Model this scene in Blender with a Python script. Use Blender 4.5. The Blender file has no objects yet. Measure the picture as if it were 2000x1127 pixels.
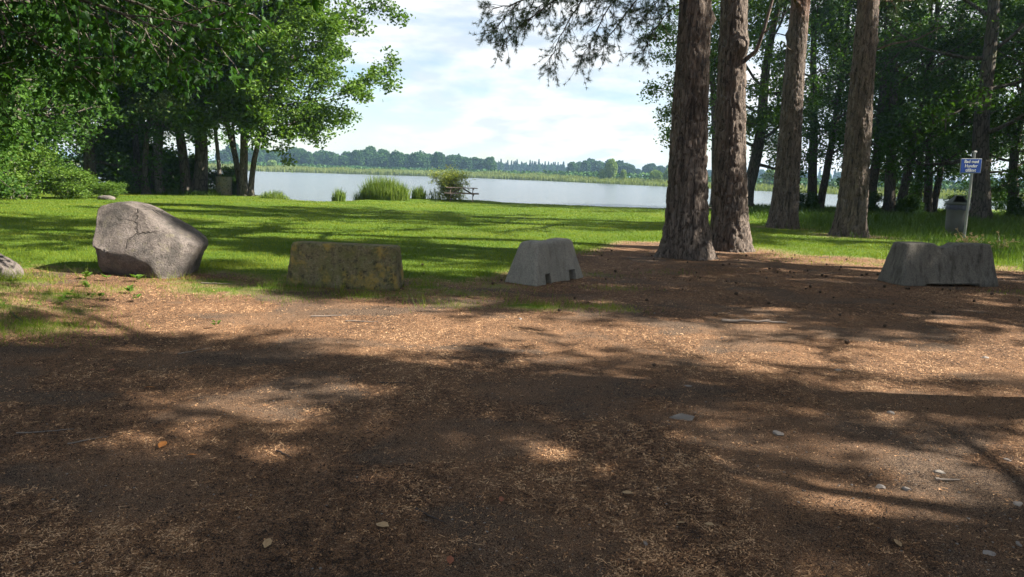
import bpy, bmesh, math, random
import numpy as np
from mathutils import Vector, Matrix

R = math.radians
scene = bpy.context.scene
COL = scene.collection

# ------------------------------------------------------------------ camera
cam_d = bpy.data.cameras.new("camera")
cam = bpy.data.objects.new("camera", cam_d)
COL.objects.link(cam)
cam_d.sensor_width = 36.0
cam_d.lens = 25.2
cam_d.clip_start = 0.05
cam_d.clip_end = 6000.0
_pitch, _roll = math.atan(222.5 / 1400.0), R(1.8)
_f = Vector((0, math.cos(_pitch), -math.sin(_pitch)))
_u = Vector((0, math.sin(_pitch), math.cos(_pitch)))
_r = Vector((1, 0, 0))
_rr = _r * math.cos(_roll) + _u * math.sin(_roll)
_uu = _u * math.cos(_roll) - _r * math.sin(_roll)
_m = Matrix((_rr, _uu, -_f)).transposed().to_4x4()
_m.translation = Vector((0, 0, 1.6))
cam.matrix_world = _m
scene.camera = cam

# ------------------------------------------------------------------ sky, sun, exposure
SUN_EL = 40.0
SUN_AZ = 6.0          # degrees from +X towards -Y (sun stands to the right, a touch behind the camera)
to_sun = Vector((math.cos(R(SUN_EL)) * math.cos(R(SUN_AZ)), -math.cos(R(SUN_EL)) * math.sin(R(SUN_AZ)), math.sin(R(SUN_EL))))

world = bpy.data.worlds.new("World")
scene.world = world
world.use_nodes = True
wn, wl = world.node_tree.nodes, world.node_tree.links
wn.clear()
w_out = wn.new("ShaderNodeOutputWorld")
w_bg = wn.new("ShaderNodeBackground")
w_bg.inputs["Strength"].default_value = 0.05
w_sky = wn.new("ShaderNodeTexSky")
w_sky.sky_type = 'NISHITA'
w_sky.sun_disc = False
w_sky.sun_elevation = R(SUN_EL)
w_sky.sun_rotation = R(90 + SUN_AZ)
w_sky.air_density = 1.0
w_sky.dust_density = 0.5
w_tc = wn.new("ShaderNodeTexCoord")
w_sep = wn.new("ShaderNodeSeparateXYZ")
wl.new(w_tc.outputs["Generated"], w_sep.inputs[0])
def wmath(op, a, b=None):
    n = wn.new("ShaderNodeMath"); n.operation = op
    for i, v in enumerate((a, b)):
        if v is None: continue
        if isinstance(v, (int, float)): n.inputs[i].default_value = v
        else: wl.new(v, n.inputs[i])
    return n.outputs[0]
_den = wmath('ADD', wmath('MAXIMUM', w_sep.outputs[2], 0.0), 0.30)
w_cmb = wn.new("ShaderNodeCombineXYZ")
wl.new(wmath('DIVIDE', w_sep.outputs[0], _den), w_cmb.inputs[0])
wl.new(wmath('DIVIDE', w_sep.outputs[1], _den), w_cmb.inputs[1])
wl.new(wmath('MULTIPLY', w_sep.outputs[2], 5.0), w_cmb.inputs[2])
w_n1 = wn.new("ShaderNodeTexNoise")
w_n1.inputs["Scale"].default_value = 1.8
w_n1.inputs["Detail"].default_value = 8.0
w_n1.inputs["Roughness"].default_value = 0.56
w_n1.inputs["Distortion"].default_value = 0.25
wl.new(w_cmb.outputs[0], w_n1.inputs["Vector"])
w_r1 = wn.new("ShaderNodeValToRGB")
w_r1.color_ramp.elements[0].position = 0.40
w_r1.color_ramp.elements[1].position = 0.60
wl.new(w_n1.outputs[0], w_r1.inputs[0])
w_n2 = wn.new("ShaderNodeTexNoise")
w_n2.inputs["Scale"].default_value = 5.5
w_n2.inputs["Detail"].default_value = 6.0
wl.new(w_cmb.outputs[0], w_n2.inputs["Vector"])
w_r2 = wn.new("ShaderNodeValToRGB")
w_r2.color_ramp.elements[0].position = 0.38
w_r2.color_ramp.elements[0].color = (4.7, 5.05, 5.35, 1)
w_r2.color_ramp.elements[1].position = 0.62
w_r2.color_ramp.elements[1].color = (6.9, 6.9, 6.8, 1)
wl.new(w_n2.outputs[0], w_r2.inputs[0])
w_mix = wn.new("ShaderNodeMixRGB")
wl.new(wmath('MULTIPLY', w_r1.outputs[0], 0.94), w_mix.inputs[0])
wl.new(w_sky.outputs[0], w_mix.inputs[1])
wl.new(w_r2.outputs[0], w_mix.inputs[2])
wl.new(w_mix.outputs[0], w_bg.inputs[0])
wl.new(w_bg.outputs[0], w_out.inputs[0])

sun_d = bpy.data.lights.new("sun", 'SUN')
sun_d.energy = 5.0
sun_d.angle = R(0.55)
sun_d.color = (1.0, 0.94, 0.84)
sun = bpy.data.objects.new("sun", sun_d)
COL.objects.link(sun)
sun.location = to_sun * 60
sun.rotation_euler = to_sun.to_track_quat('Z', 'Y').to_euler()

vs = scene.view_settings
vs.view_transform = 'Standard'
vs.look = 'None'
vs.exposure = 1.9
vs.gamma = 1.0
cy = scene.cycles
cy.use_denoising = True
cy.use_adaptive_sampling = True
cy.adaptive_threshold = 0.018
cy.max_bounces = 6
cy.diffuse_bounces = 3
cy.glossy_bounces = 2
cy.transmission_bounces = 3
cy.volume_bounces = 0
cy.transparent_max_bounces = 4
cy.caustics_reflective = False
cy.caustics_refractive = False
cy.sample_clamp_indirect = 4.0

# ------------------------------------------------------------------ helpers: noise
def _hash(ix, iy, seed):
    h = (ix.astype(np.int64) * 374761393 + iy.astype(np.int64) * 668265263 + seed * 1442695041) & 0x7fffffff
    h = ((h ^ (h >> 13)) * 1274126177) & 0x7fffffff
    h = (h ^ (h >> 16)) & 0x7fffffff
    return (h % 100003) / 100003.0

def vnoise(x, y, seed=0):
    x = np.asarray(x, float); y = np.asarray(y, float)
    ix, iy = np.floor(x), np.floor(y)
    fx, fy = x - ix, y - iy
    fx = fx * fx * (3 - 2 * fx); fy = fy * fy * (3 - 2 * fy)
    a, b = _hash(ix, iy, seed), _hash(ix + 1, iy, seed)
    c, d = _hash(ix, iy + 1, seed), _hash(ix + 1, iy + 1, seed)
    return (a * (1 - fx) + b * fx) * (1 - fy) + (c * (1 - fx) + d * fx) * fy

def fbm(x, y, seed=0, oct=4):
    s, a, t = 0.0, 0.5, 0.0
    for i in range(oct):
        s = s + a * vnoise(np.asarray(x) * 2 ** i, np.asarray(y) * 2 ** i, seed + i * 17)
        t += a; a *= 0.5
    return s / t

def vnoise3(p, seed=0):
    return (vnoise(p[:, 0] + p[:, 2] * 0.71, p[:, 1] - p[:, 2] * 0.53, seed) +
            vnoise(p[:, 1] + 7.3 - p[:, 0] * 0.37, p[:, 2] + p[:, 0] * 0.61, seed + 5) +
            vnoise(p[:, 2] - 3.1 + p[:, 1] * 0.47, p[:, 0] - p[:, 1] * 0.59, seed + 9)) / 3.0

def fbm3(p, seed=0, oct=4):
    s, a, t = 0.0, 0.5, 0.0
    for i in range(oct):
        s = s + a * vnoise3(p * 2 ** i, seed + 31 * i); t += a; a *= 0.5
    return s / t

def sstep(a, b, x):
    t = np.clip((np.asarray(x, float) - a) / (b - a), 0, 1)
    return t * t * (3 - 2 * t)

def nrm(v):
    return v / np.maximum(np.linalg.norm(v, axis=-1, keepdims=True), 1e-9)

# ------------------------------------------------------------------ helpers: meshes and objects
def mesh_np(name, verts, faces, smooth=False, attrs=None):
    """faces: array (n,3) or (n,4), or list of such arrays."""
    me = bpy.data.meshes.new(name)
    if not isinstance(faces, (list, tuple)): faces = [faces]
    faces = [np.asarray(f, np.int32) for f in faces if len(f)]
    verts = np.asarray(verts, np.float32)
    me.vertices.add(len(verts))
    me.vertices.foreach_set("co", verts.ravel())
    idx = np.concatenate([f.ravel() for f in faces])
    cnt = np.concatenate([np.full(len(f), f.shape[1], np.int32) for f in faces])
    me.loops.add(len(idx)); me.loops.foreach_set("vertex_index", idx)
    me.polygons.add(len(cnt))
    st = np.concatenate([[0], np.cumsum(cnt)[:-1]]).astype(np.int32)
    me.polygons.foreach_set("loop_start", st)
    me.polygons.foreach_set("use_smooth", np.full(len(cnt), bool(smooth)))
    if attrs:
        for an, (dom, arr) in attrs.items():
            at = me.attributes.new(an, 'FLOAT', dom)
            at.data.foreach_set("value", np.asarray(arr, np.float32))
    me.update(calc_edges=True)
    return me

def link(name, me, mat=None, parent=None, loc=None, rot=None, scale=None):
    o = bpy.data.objects.new(name, me)
    COL.objects.link(o)
    if mat is not None and me is not None and len(me.materials) == 0: me.materials.append(mat)
    if parent is not None: o.parent = parent
    if loc is not None: o.location = loc
    if rot is not None: o.rotation_euler = rot
    if scale is not None: o.scale = scale if hasattr(scale, '__len__') else (scale,) * 3
    return o

def tag(o, label=None, cat=None, group=None, kind=None):
    if label: o["label"] = label
    if cat: o["category"] = cat
    if group: o["group"] = group
    if kind: o["kind"] = kind
    return o

def thing(name, label, cat, loc=(0, 0, 0), rz=0, group=None, rot=None, scale=None):
    o = link(name, None, None, None, loc, rot if rot else (0, 0, rz), scale)
    return tag(o, label, cat, group)

def box_arr(sx, sy, sz, c=(0, 0, 0), bevel=0.0):
    bm = bmesh.new()
    bmesh.ops.create_cube(bm, size=1.0)
    bmesh.ops.scale(bm, vec=(sx, sy, sz), verts=bm.verts)
    if bevel:
        bmesh.ops.bevel(bm, geom=list(bm.edges), offset=bevel, segments=1, affect='EDGES')
    bmesh.ops.translate(bm, vec=c, verts=bm.verts)
    return bm

def bm_mesh(name, bm, smooth=False):
    me = bpy.data.meshes.new(name)
    bm.to_mesh(me); bm.free()
    if smooth: me.polygons.foreach_set("use_smooth", np.ones(len(me.polygons), bool))
    return me

class Geo:
    """collects tubes into one mesh"""
    def __init__(s): s.v, s.q, s.n = [], [], 0
    def add(s, v, q):
        s.v.append(np.asarray(v)); s.q.append(np.asarray(q) + s.n); s.n += len(v)
    def tube(s, pts, rad, k=6, cap=True, flare=None):
        pts = np.asarray(pts, float); rad = np.asarray(rad, float); n = len(pts)
        t = nrm(np.gradient(pts, axis=0))
        ref = np.where(np.abs(t[:, 2:3]) > 0.9, np.array([[1.0, 0, 0]]), np.array([[0, 0, 1.0]]))
        if np.abs(t[0, 2]) > 0.6: ref = np.tile([[0.0, 1.0, 0]], (n, 1))
        a = nrm(np.cross(t, ref)); b = np.cross(t, a)
        th = np.linspace(0, 2 * np.pi, k, endpoint=False)
        ring = a[:, None, :] * np.cos(th)[None, :, None] + b[:, None, :] * np.sin(th)[None, :, None]
        rr = rad[:, None] * np.ones((1, k))
        if flare is not None: rr = rr * flare(th[None, :], np.linspace(0, 1, n)[:, None])
        v = pts[:, None, :] + ring * rr[:, :, None]
        i = np.arange(n - 1)[:, None] * k; j = np.arange(k)[None, :]; j2 = (j + 1) % k
        q = np.stack([i + j, i + j2, i + k + j2, i + k + j], -1).reshape(-1, 4)
        s.add(v.reshape(-1, 3), q)
    def mesh(s, name, smooth=True):
        return mesh_np(name, np.concatenate(s.v), np.concatenate(s.q), smooth)

def lathe(prof, k=32):
    prof = np.asarray(prof, float); n = len(prof)
    th = np.linspace(0, 2 * np.pi, k, endpoint=False)
    v = np.stack([prof[:, 0:1] * np.cos(th), prof[:, 0:1] * np.sin(th), np.repeat(prof[:, 1:2], k, 1)], -1)
    i = np.arange(n - 1)[:, None] * k; j = np.arange(k)[None, :]; j2 = (j + 1) % k
    q = np.stack([i + j, i + j2, i + k + j2, i + k + j], -1)
    return v.reshape(-1, 3), q.reshape(-1, 4)

def apply_boolean(obj, cutters):
    for c in cutters:
        m = obj.modifiers.new("cut", 'BOOLEAN'); m.operation = 'DIFFERENCE'; m.object = c; m.solver = 'EXACT'
    dg = bpy.context.evaluated_depsgraph_get()
    me = bpy.data.meshes.new_from_object(obj.evaluated_get(dg))
    obj.modifiers.clear()
    obj.data = me
    for c in cutters: bpy.data.objects.remove(c)

# ------------------------------------------------------------------ helpers: materials
def new_mat(name):
    m = bpy.data.materials.new(name); m.use_nodes = True
    nt = m.node_tree; nt.nodes.clear()
    return m, nt.nodes, nt.links

class NT:
    def __init__(s, name):
        s.m, s.n, s.l = new_mat(name)
        s.out = s.n.new("ShaderNodeOutputMaterial")
        s.tc = s.n.new("ShaderNodeTexCoord").outputs["Object"]
    def set(s, sock, v):
        if hasattr(v, 'is_output') or isinstance(v, bpy.types.NodeSocket): s.l.new(v, sock)
        elif isinstance(v, tuple) and len(v) == 3 and sock.type == 'RGBA': sock.default_value = (*v, 1)
        else: sock.default_value = v
    def mapping(s, scale=(1, 1, 1), rot=(0, 0, 0), vec=None):
        n = s.n.new("ShaderNodeMapping"); s.l.new(vec or s.tc, n.inputs[0])
        n.inputs["Scale"].default_value = scale; n.inputs["Rotation"].default_value = rot
        return n.outputs[0]
    def noise(s, scale, detail=4, rough=0.55, vec=None, dist=0.0):
        n = s.n.new("ShaderNodeTexNoise"); s.l.new(vec or s.tc, n.inputs["Vector"])
        n.inputs["Scale"].default_value = scale; n.inputs["Detail"].default_value = detail
        n.inputs["Roughness"].default_value = rough; n.inputs["Distortion"].default_value = dist
        return n.outputs[0]
    def voronoi(s, scale, vec=None, feature='F1', out="Distance", rnd=1.0):
        n = s.n.new("ShaderNodeTexVoronoi"); s.l.new(vec or s.tc, n.inputs["Vector"])
        n.feature = feature; n.inputs["Scale"].default_value = scale; n.inputs["Randomness"].default_value = rnd
        return n.outputs[out]
    def ramp(s, fac, stops):
        n = s.n.new("ShaderNodeValToRGB"); s.l.new(fac, n.inputs[0])
        cr = n.color_ramp
        while len(cr.elements) < len(stops): cr.elements.new(0.5)
        for e, (p, c) in zip(cr.elements, stops):
            e.position = p
            e.color = (*c, 1) if hasattr(c, '__len__') else (c, c, c, 1)
        return n.outputs[0]
    def mix(s, fac, a, b, mode='MIX'):
        n = s.n.new("ShaderNodeMixRGB"); n.blend_type = mode
        s.set(n.inputs[0], fac); s.set(n.inputs[1], a); s.set(n.inputs[2], b)
        return n.outputs[0]
    def math(s, op, a, b=0.0, clamp=False):
        n = s.n.new("ShaderNodeMath"); n.operation = op; n.use_clamp = clamp
        s.set(n.inputs[0], a); s.set(n.inputs[1], b)
        return n.outputs[0]
    def attr(s, name):
        n = s.n.new("ShaderNodeAttribute"); n.attribute_name = name
        return n.outputs["Fac"]
    def objrand(s): return s.n.new("ShaderNodeObjectInfo").outputs["Random"]
    def bump(s, h, strength=0.5, dist=0.02, normal=None):
        n = s.n.new("ShaderNodeBump"); s.l.new(h, n.inputs["Height"])
        n.inputs["Strength"].default_value = strength; n.inputs["Distance"].default_value = dist
        if normal is not None: s.l.new(normal, n.inputs["Normal"])
        return n.outputs[0]
    def pbr(s, color, rough=0.9, normal=None, spec=0.3, metal=0.0):
        n = s.n.new("ShaderNodeBsdfPrincipled")
        s.set(n.inputs["Base Color"], color); s.set(n.inputs["Roughness"], rough)
        n.inputs["Specular IOR Level"].default_value = spec; n.inputs["Metallic"].default_value = metal
        if normal is not None: s.l.new(normal, n.inputs["Normal"])
        s.l.new(n.outputs[0], s.out.inputs[0])
        return n
    def leaf(s, color, trans=0.35, tcol=None, rough=0.5, gloss=0.05):
        d = s.n.new("ShaderNodeBsdfPrincipled"); s.set(d.inputs["Base Color"], color)
        d.inputs["Roughness"].default_value = rough; d.inputs["Specular IOR Level"].default_value = gloss * .5
        t = s.n.new("ShaderNodeBsdfTranslucent"); s.set(t.inputs[0], tcol if tcol is not None else color)
        mx = s.n.new("ShaderNodeMixShader"); mx.inputs[0].default_value = trans
        s.l.new(d.outputs[0], mx.inputs[1]); s.l.new(t.outputs[0], mx.inputs[2])
        s.l.new(mx.outputs[0], s.out.inputs[0])

def leaf_mat(name, c0, c1, c2, trans=0.35, gloss=0.25, rough=0.45):
    t = NT(name)
    col = t.ramp(t.attr("rnd"), [(0.0, c0), (0.55, c1), (1.0, c2)])
    clump = t.noise(0.55, 2)
    col = t.mix(t.ramp(clump, [(0.35, 0.0), (0.7, 0.45)]), col, tuple(min(1, x * 1.25) for x in c2))
    tc = t.mix(1.0, col, (1.25, 1.35, 0.55), 'MULTIPLY')
    t.leaf(col, trans, tc, rough, gloss)
    return t.m

M = {}
M['leaf_alder'] = leaf_mat('leaf_alder', (0.033, 0.076, 0.010), (0.064, 0.128, 0.017), (0.115, 0.185, 0.026))
M['leaf_dark'] = leaf_mat('leaf_dark', (0.020, 0.053, 0.009), (0.037, 0.085, 0.014), (0.068, 0.135, 0.021))
M['leaf_maple'] = leaf_mat('leaf_maple', (0.011, 0.04, 0.006), (0.02, 0.062, 0.009), (0.036, 0.088, 0.012), 0.4)
M['leaf_silver'] = leaf_mat('leaf_silver', (0.055, 0.09, 0.03), (0.085, 0.125, 0.042), (0.14, 0.17, 0.07), 0.3)
M['leaf_bush'] = leaf_mat('leaf_bush', (0.045, 0.095, 0.013), (0.075, 0.14, 0.02), (0.12, 0.185, 0.032), 0.35)
M['leaf_willow'] = leaf_mat('leaf_willow', (0.16, 0.205, 0.035), (0.24, 0.28, 0.05), (0.34, 0.35, 0.09), 0.3)
M['leaf_birch'] = leaf_mat('leaf_birch', (0.04, 0.10, 0.03), (0.07, 0.15, 0.04), (0.12, 0.2, 0.05), 0.4)
M['leaf_far'] = leaf_mat('leaf_far', (0.02, 0.055, 0.015), (0.03, 0.075, 0.02), (0.05, 0.10, 0.025), 0.15, 0.1)
M['leaf_farpale'] = leaf_mat('leaf_farpale', (0.08, 0.14, 0.04), (0.12, 0.19, 0.05), (0.18, 0.24, 0.08), 0.2, 0.1)
M['needle_spruce'] = leaf_mat('needle_spruce', (0.012, 0.035, 0.015), (0.02, 0.05, 0.02), (0.03, 0.065, 0.025), 0.05, 0.1)
M['needle_pine'] = leaf_mat('needle_pine', (0.03, 0.062, 0.026), (0.05, 0.09, 0.034), (0.08, 0.12, 0.045), 0.12, 0.3)
M['reed'] = leaf_mat('reed', (0.06, 0.11, 0.018), (0.10, 0.16, 0.028), (0.17, 0.21, 0.05), 0.35, 0.2)
M['reed_far'] = leaf_mat('reed_far', (0.085, 0.115, 0.03), (0.13, 0.165, 0.042), (0.19, 0.21, 0.07), 0.3, 0.1)
M['grass'] = leaf_mat('grass', (0.045, 0.095, 0.006), (0.092, 0.15, 0.010), (0.20, 0.22, 0.028), 0.4, 0.25)
M['grass_tall'] = leaf_mat('grass_tall', (0.03, 0.07, 0.01), (0.05, 0.10, 0.015), (0.10, 0.145, 0.03), 0.35, 0.2)
M['dry_plant'] = leaf_mat('dry_plant', (0.30, 0.20, 0.10), (0.42, 0.30, 0.17), (0.55, 0.42, 0.26), 0.2, 0.1)

def bark_mat(name, dark, mid, light, warm=None, vscale=9.0, stretch=0.22, dist=0.03, moss=None, lichen=0.25):
    t = NT(name)
    vec = t.mapping((1, 1, stretch))
    n0 = t.noise(3.0, 3, vec=vec)
    wv = t.n.new("ShaderNodeMixRGB"); wv.inputs[0].default_value = 0.12
    t.l.new(vec, wv.inputs[1])
    nn = t.n.new("ShaderNodeTexNoise"); t.l.new(vec, nn.inputs["Vector"]); nn.inputs["Scale"].default_value = 6.0
    t.l.new(nn.outputs["Color"], wv.inputs[2])
    cr = t.voronoi(vscale, wv.outputs[0], 'DISTANCE_TO_EDGE')
    cr = t.math('ADD', cr, t.math('MULTIPLY', t.math('SUBTRACT', t.noise(22, 4, .7, vec=vec), .5), .16))
    fine = t.noise(45, 5, 0.65, vec=vec)
    if warm is not None:
        fu = t.math('MULTIPLY', t.math('SUBTRACT', t.noise(12, 6, .68, vec=t.mapping((1, 1, .16)), dist=.6), .37), .9)
        cr = t.math('MINIMUM', fu, t.math('ADD', t.math('MULTIPLY', cr, 1.5), .035))
    crack = t.ramp(cr, [(0.0, 0.0), (0.13, 1.0)])
    base = t.ramp(fine, [(0.3, mid), (0.72, light)])
    big = t.noise(1.6, 3)
    base = t.mix(t.ramp(big, [(0.35, 0.0), (0.7, 0.6)]), base, tuple(0.75 * x for x in mid))
    if warm is not None:
        geo = t.n.new("ShaderNodeSeparateXYZ"); t.l.new(t.tc, geo.inputs[0])
        hz = t.math('ADD', geo.outputs[2], t.math('MULTIPLY', t.noise(1.3, 3), 3.0))
        base = t.mix(t.ramp(t.math('MULTIPLY', hz, 0.1), [(warm[0], 0.0), (warm[1], 1.0)]), base, t.mix(fine, warm[2], warm[3]))
    base = t.mix(t.ramp(t.noise(14, 3), [(0.62, 0.0), (0.75, lichen)]), base, (0.30, 0.32, 0.27))
    col = t.mix(crack, dark, base)
    if moss: col = t.mix(t.ramp(t.noise(2.2, 4), [(0.5, 0.0), (0.7, 0.55)]), col, moss)
    h = t.math('ADD', t.math('MULTIPLY', crack, 0.8), t.math('MULTIPLY', fine, 0.35))
    t.pbr(col, 0.92, t.bump(h, 0.9, dist), 0.15)
    return t.m

M['bark_pine'] = bark_mat('bark_pine', (0.04, 0.033, 0.029), (0.125, 0.097, 0.078), (0.23, 0.183, 0.15), (0.82, 1.0, (0.17, 0.07, 0.04), (0.28, 0.135, 0.08)), 13.0, 0.2)
M['bark_dark'] = bark_mat('bark_dark', (0.03, 0.025, 0.02), (0.085, 0.07, 0.055), (0.16, 0.14, 0.115), None, 11.0, 0.2, 0.02, (0.06, 0.075, 0.03))
M['bark_grey'] = bark_mat('bark_grey', (0.06, 0.05, 0.042), (0.17, 0.15, 0.125), (0.29, 0.27, 0.235), None, 12.0, 0.3, 0.012)

# ------------------------------------------------------------------ terrain
WATER_Z = -0.45
SH_X = [-400, -60, -30, -22, -18, -16, -13.5, -11.5, -9.2, -7.8, -6.2, -4.6, -2.2, -0.5, 2.5, 5.5, 8.5, 12, 16, 25, 40, 70, 120, 500]
SH_Y = [60, 56, 52, 50, 47, 43, 39.0, 36.2, 35.0, 39.5, 42.6, 43.8, 43.4, 40.6, 40.0, 39.6, 39.8, 42.5, 47, 53, 60, 66, 70, 75]
FR_X = [-900, -350, -130, -80, -26, 12, 44, 80, 130, 300, 900]
FR_Y = [380, 335, 318, 338, 338, 288, 214, 144, 118, 108, 105]
def shore(x): return np.interp(x, SH_X, SH_Y) + 0.5 * (vnoise(np.asarray(x) * 0.6, 0 * np.asarray(x), 3) - 0.5)
def farshore(x): return np.interp(x, FR_X, FR_Y) + 5 * (vnoise(np.asarray(x) * 0.05, 0 * np.asarray(x), 8) - 0.5)
ED_X = [-40, -12, -7.5, -6, -4.3, -3.2, -1.4, -0.6, 0.4, 1.1, 2.0, 3.2, 4.6, 5.4, 6.4, 8.0, 10.4, 14, 30]
ED_Y = [9.5, 10.6, 10.3, 10.2, 10.2, 10.1, 10.2, 10.9, 12.2, 14.2, 16.4, 18.3, 18.6, 16.6, 16.0, 15.8, 15.0, 14.0, 12.0]
PATCH = [(-6.2, 8.1, .6, .5, .9), (-5.6, 7.4, .6, .35, .8), (-4.6, 6.7, .5, .3, .6), (-5.0, 8.9, .5, .25, .5), (-3.3, 9.45, .5, .2, .8), (-4.2, 9.75, .6, .25, .9), (-1.2, 9.85, .4, .2, .8), (-2.9, 9.4, .5, .12, .6), (-.3, 10.3, .5, .25, .6), (1.3, 11.9, .6, .3, .4), (8.4, 11.2, .6, .3, .35), (-6.35, 8.9, .55, .35, .9), (-5.2, 8.2, .3, .3, .9), (-4.75, 7.6, .28, .25, .6), (-3.75, 9.2, .75, .4, .75), (-4.4, 9.5, .5, .25, .6),
         (-6.2, 7.3, .9, .8, .75), (-5.2, 6.6, .9, .5, .5), (-1.75, 9.1, .55, .22, .75), (-2.7, 8.9, .5, .3, .35), (-0.9, 9.5, .7, .4, .55), (0.25, 8.6, .55, .22, .9),
         (1.0, 8.75, .5, .2, .6), (-0.6, 8.55, .5, .2, .45), (1.35, 8.55, .3, .14, .6), (-1.0, 10.6, .7, .4, .7), (1.6, 10.4, .5, .2, .35), (7.2, 14.8, 2.0, .5, .4), (5.9, 15.6, .7, .4, .5), (2.6, 12.4, .6, .25, .25)]
def lawn(x, y):
    x = np.asarray(x, float); y = np.asarray(y, float)
    e = np.interp(x, ED_X, ED_Y)
    nz = (fbm(x * 1.1, y * 1.1, 21) - 0.5) * 2.2 + (fbm(x * 4.0, y * 4.0, 27) - 0.5) * 0.9
    a = sstep(-0.7, 1.0, y - e + nz)
    pf = sstep(0.3, 0.62, fbm(x * 6, y * 6, 33) + 0.12)
    for (px, py, rx, ry, s) in PATCH:
        d = ((x - px) / rx) ** 2 + ((y - py) / ry) ** 2
        a = np.maximum(a, s * np.exp(-d * 1.2) * pf)
    # bare ground under the pines and deeper in the grove
    for (px, py, r) in [(3.67, 14.95, 1.5), (5.04, 16.67, 1.2), (9.6, 25.7, 1.1), (10.56, 22.62, 1.2)]:
        d = np.hypot((x - px) / 1.5, y - py) / r
        a = a * (1 - 0.8 * np.exp(-d * d))
    return np.clip(a, 0, 1)

def rut(x, y):
    xc = .35 + .22 * (y - 2.5) + .12 * np.sin(y * .9)
    w = 0
    for o in (-.78, .72): w = w + np.exp(-((x - xc - o) / .13) ** 2)
    x2 = -1.9 + .1 * (y - 2.5)
    for o in (-.7, .72): w = w + .7 * np.exp(-((x - x2 - o) / .1) ** 2)
    return np.clip(w, 0, 1) * sstep(9.5, 6.5, y) * (.35 + .65 * sstep(.3, .6, fbm(x * .9, y * .9, 45)))
def humus(x, y):
    return sstep(.49, .64, fbm(x * 1.15 + .25 * np.sin(y * 2.1), y * 1.7, 105, 5))
def ground_z(x, y):
    x = np.asarray(x, float); y = np.asarray(y, float)
    z = 0.07 * (fbm(x * 0.35, y * 0.35, 2) - 0.5) + 0.03 * (fbm(x * 1.6, y * 1.6, 4) - 0.5)
    near = sstep(0.3, 0.8, lawn(x, y)) * 0.015
    z = z + near
    # gentle bank on the left edge
    z = z + 0.14 * sstep(-4.2, -6.6, x) * sstep(11, 7.5, y) * sstep(2.5, 5.0, y)
    z = z - .022 * rut(x, y)
    s = shore(x)
    z = z - 1.7 * sstep(-0.3, 5.5, y - s)
    f = farshore(x)
    z = z + 2.0 * sstep(-3, 10, y - f) + 1.5 * sstep(20, 400, y - f)
    return z
def gz(x, y): return float(ground_z(np.array([x]), np.array([y]))[0])

def axis(segs):
    out = []
    for a, b, n in segs: out.append(np.linspace(a, b, n, endpoint=False))
    out.append([segs[-1][1]])
    return np.concatenate(out)
gx = axis([(-3000, -400, 12), (-400, -60, 34), (-60, -16, 44), (-16, -8, 32), (-8, 9, 150), (9, 18, 36), (18, 60, 42), (60, 400, 34), (400, 3000, 12)])
gy = axis([(-300, -20, 12), (-20, 1.5, 20), (1.5, 12, 110), (12, 20, 40), (20, 34, 40), (34, 56, 70), (56, 110, 18), (110, 380, 54), (380, 900, 20), (900, 4200, 12)])
GX, GY = np.meshgrid(gx, gy)
gv = np.stack([GX.ravel(), GY.ravel(), ground_z(GX.ravel(), GY.ravel())], -1)
nx, ny = len(gx), len(gy)
i = np.arange(ny - 1)[:, None] * nx + np.arange(nx - 1)[None, :]
gq = np.stack([i, i + 1, i + nx + 1, i + nx], -1).reshape(-1, 4)
wet = sstep(1.2, -0.6, shore(gv[:, 0]) - gv[:, 1])
ground_me = mesh_np("ground", gv, gq, True, {"lawn": ('POINT', lawn(gv[:, 0], gv[:, 1])), "sand": ('POINT', wet), "humus": ('POINT', humus(gv[:, 0], gv[:, 1]))})

t = NT('ground')
lw = t.attr("lawn")
patchy = t.noise(2.2, 5, 0.6)
lw2 = t.math('ADD', lw, t.math('MULTIPLY', t.math('SUBTRACT', t.noise(7.0, 5, 0.65), 0.5), 0.7), True)
fine = t.noise(140, 4, 0.7)
mid = t.noise(34, 7, 0.75)
soil = t.ramp(mid, [(0.36, (0.03, 0.017, 0.010)), (0.5, (0.13, 0.067, 0.035)), (0.64, (0.32, 0.183, 0.10))])
hum = t.math('ADD', t.attr('humus'), t.math('MULTIPLY', t.math('SUBTRACT', t.noise(11, 5, .7), .5), .9))
soil = t.mix(t.ramp(hum, [(0.3, 0.0), (0.7, 0.8)]), soil, t.mix(fine, (0.022, 0.016, 0.012), (0.14, 0.10, 0.072)))
soil = t.mix(t.ramp(t.noise(0.9, 3), [(0.42, 0.0), (0.62, 0.75)]), soil, t.mix(fine, (0.15, 0.074, 0.036), (0.31, 0.172, 0.09)))
soil = t.mix(t.ramp(fine, [(0.40, 0.85), (0.54, 0.0)]), soil, (0.013, 0.010, 0.008))
soil = t.mix(t.ramp(t.noise(190, 3, .7), [(.56, 0.0), (.66, .85)]), soil, (0.42, 0.30, 0.20))
turf = t.ramp(t.noise(9, 5, 0.6), [(0.3, (0.04, 0.085, 0.009)), (0.7, (0.10, 0.15, 0.015))])
turf = t.mix(t.ramp(t.noise(0.35, 4, 0.6), [(0.5, 0.0), (0.75, 0.5)]), turf, (0.13, 0.13, 0.03))
turf = t.mix(t.ramp(fine, [(0.3, 0.5), (0.6, 0.0)]), turf, (0.03, 0.06, 0.01))
dry = t.ramp(lw2, [(0.15, 0.0), (0.4, 0.5), (0.8, 0.0)])
col = t.mix(t.ramp(lw2, [(0.35, 0.0), (0.6, 1.0)]), soil, turf)
col = t.mix(dry, col, (0.24, 0.19, 0.09))
col = t.mix(t.attr("sand"), col, (0.20, 0.17, 0.11))
hh = t.math('ADD', t.math('MULTIPLY', mid, 0.6), t.math('MULTIPLY', fine, 0.4))
t.pbr(col, 0.95, t.bump(hh, 0.8, 0.03), 0.1)
M['ground'] = t.m
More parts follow.
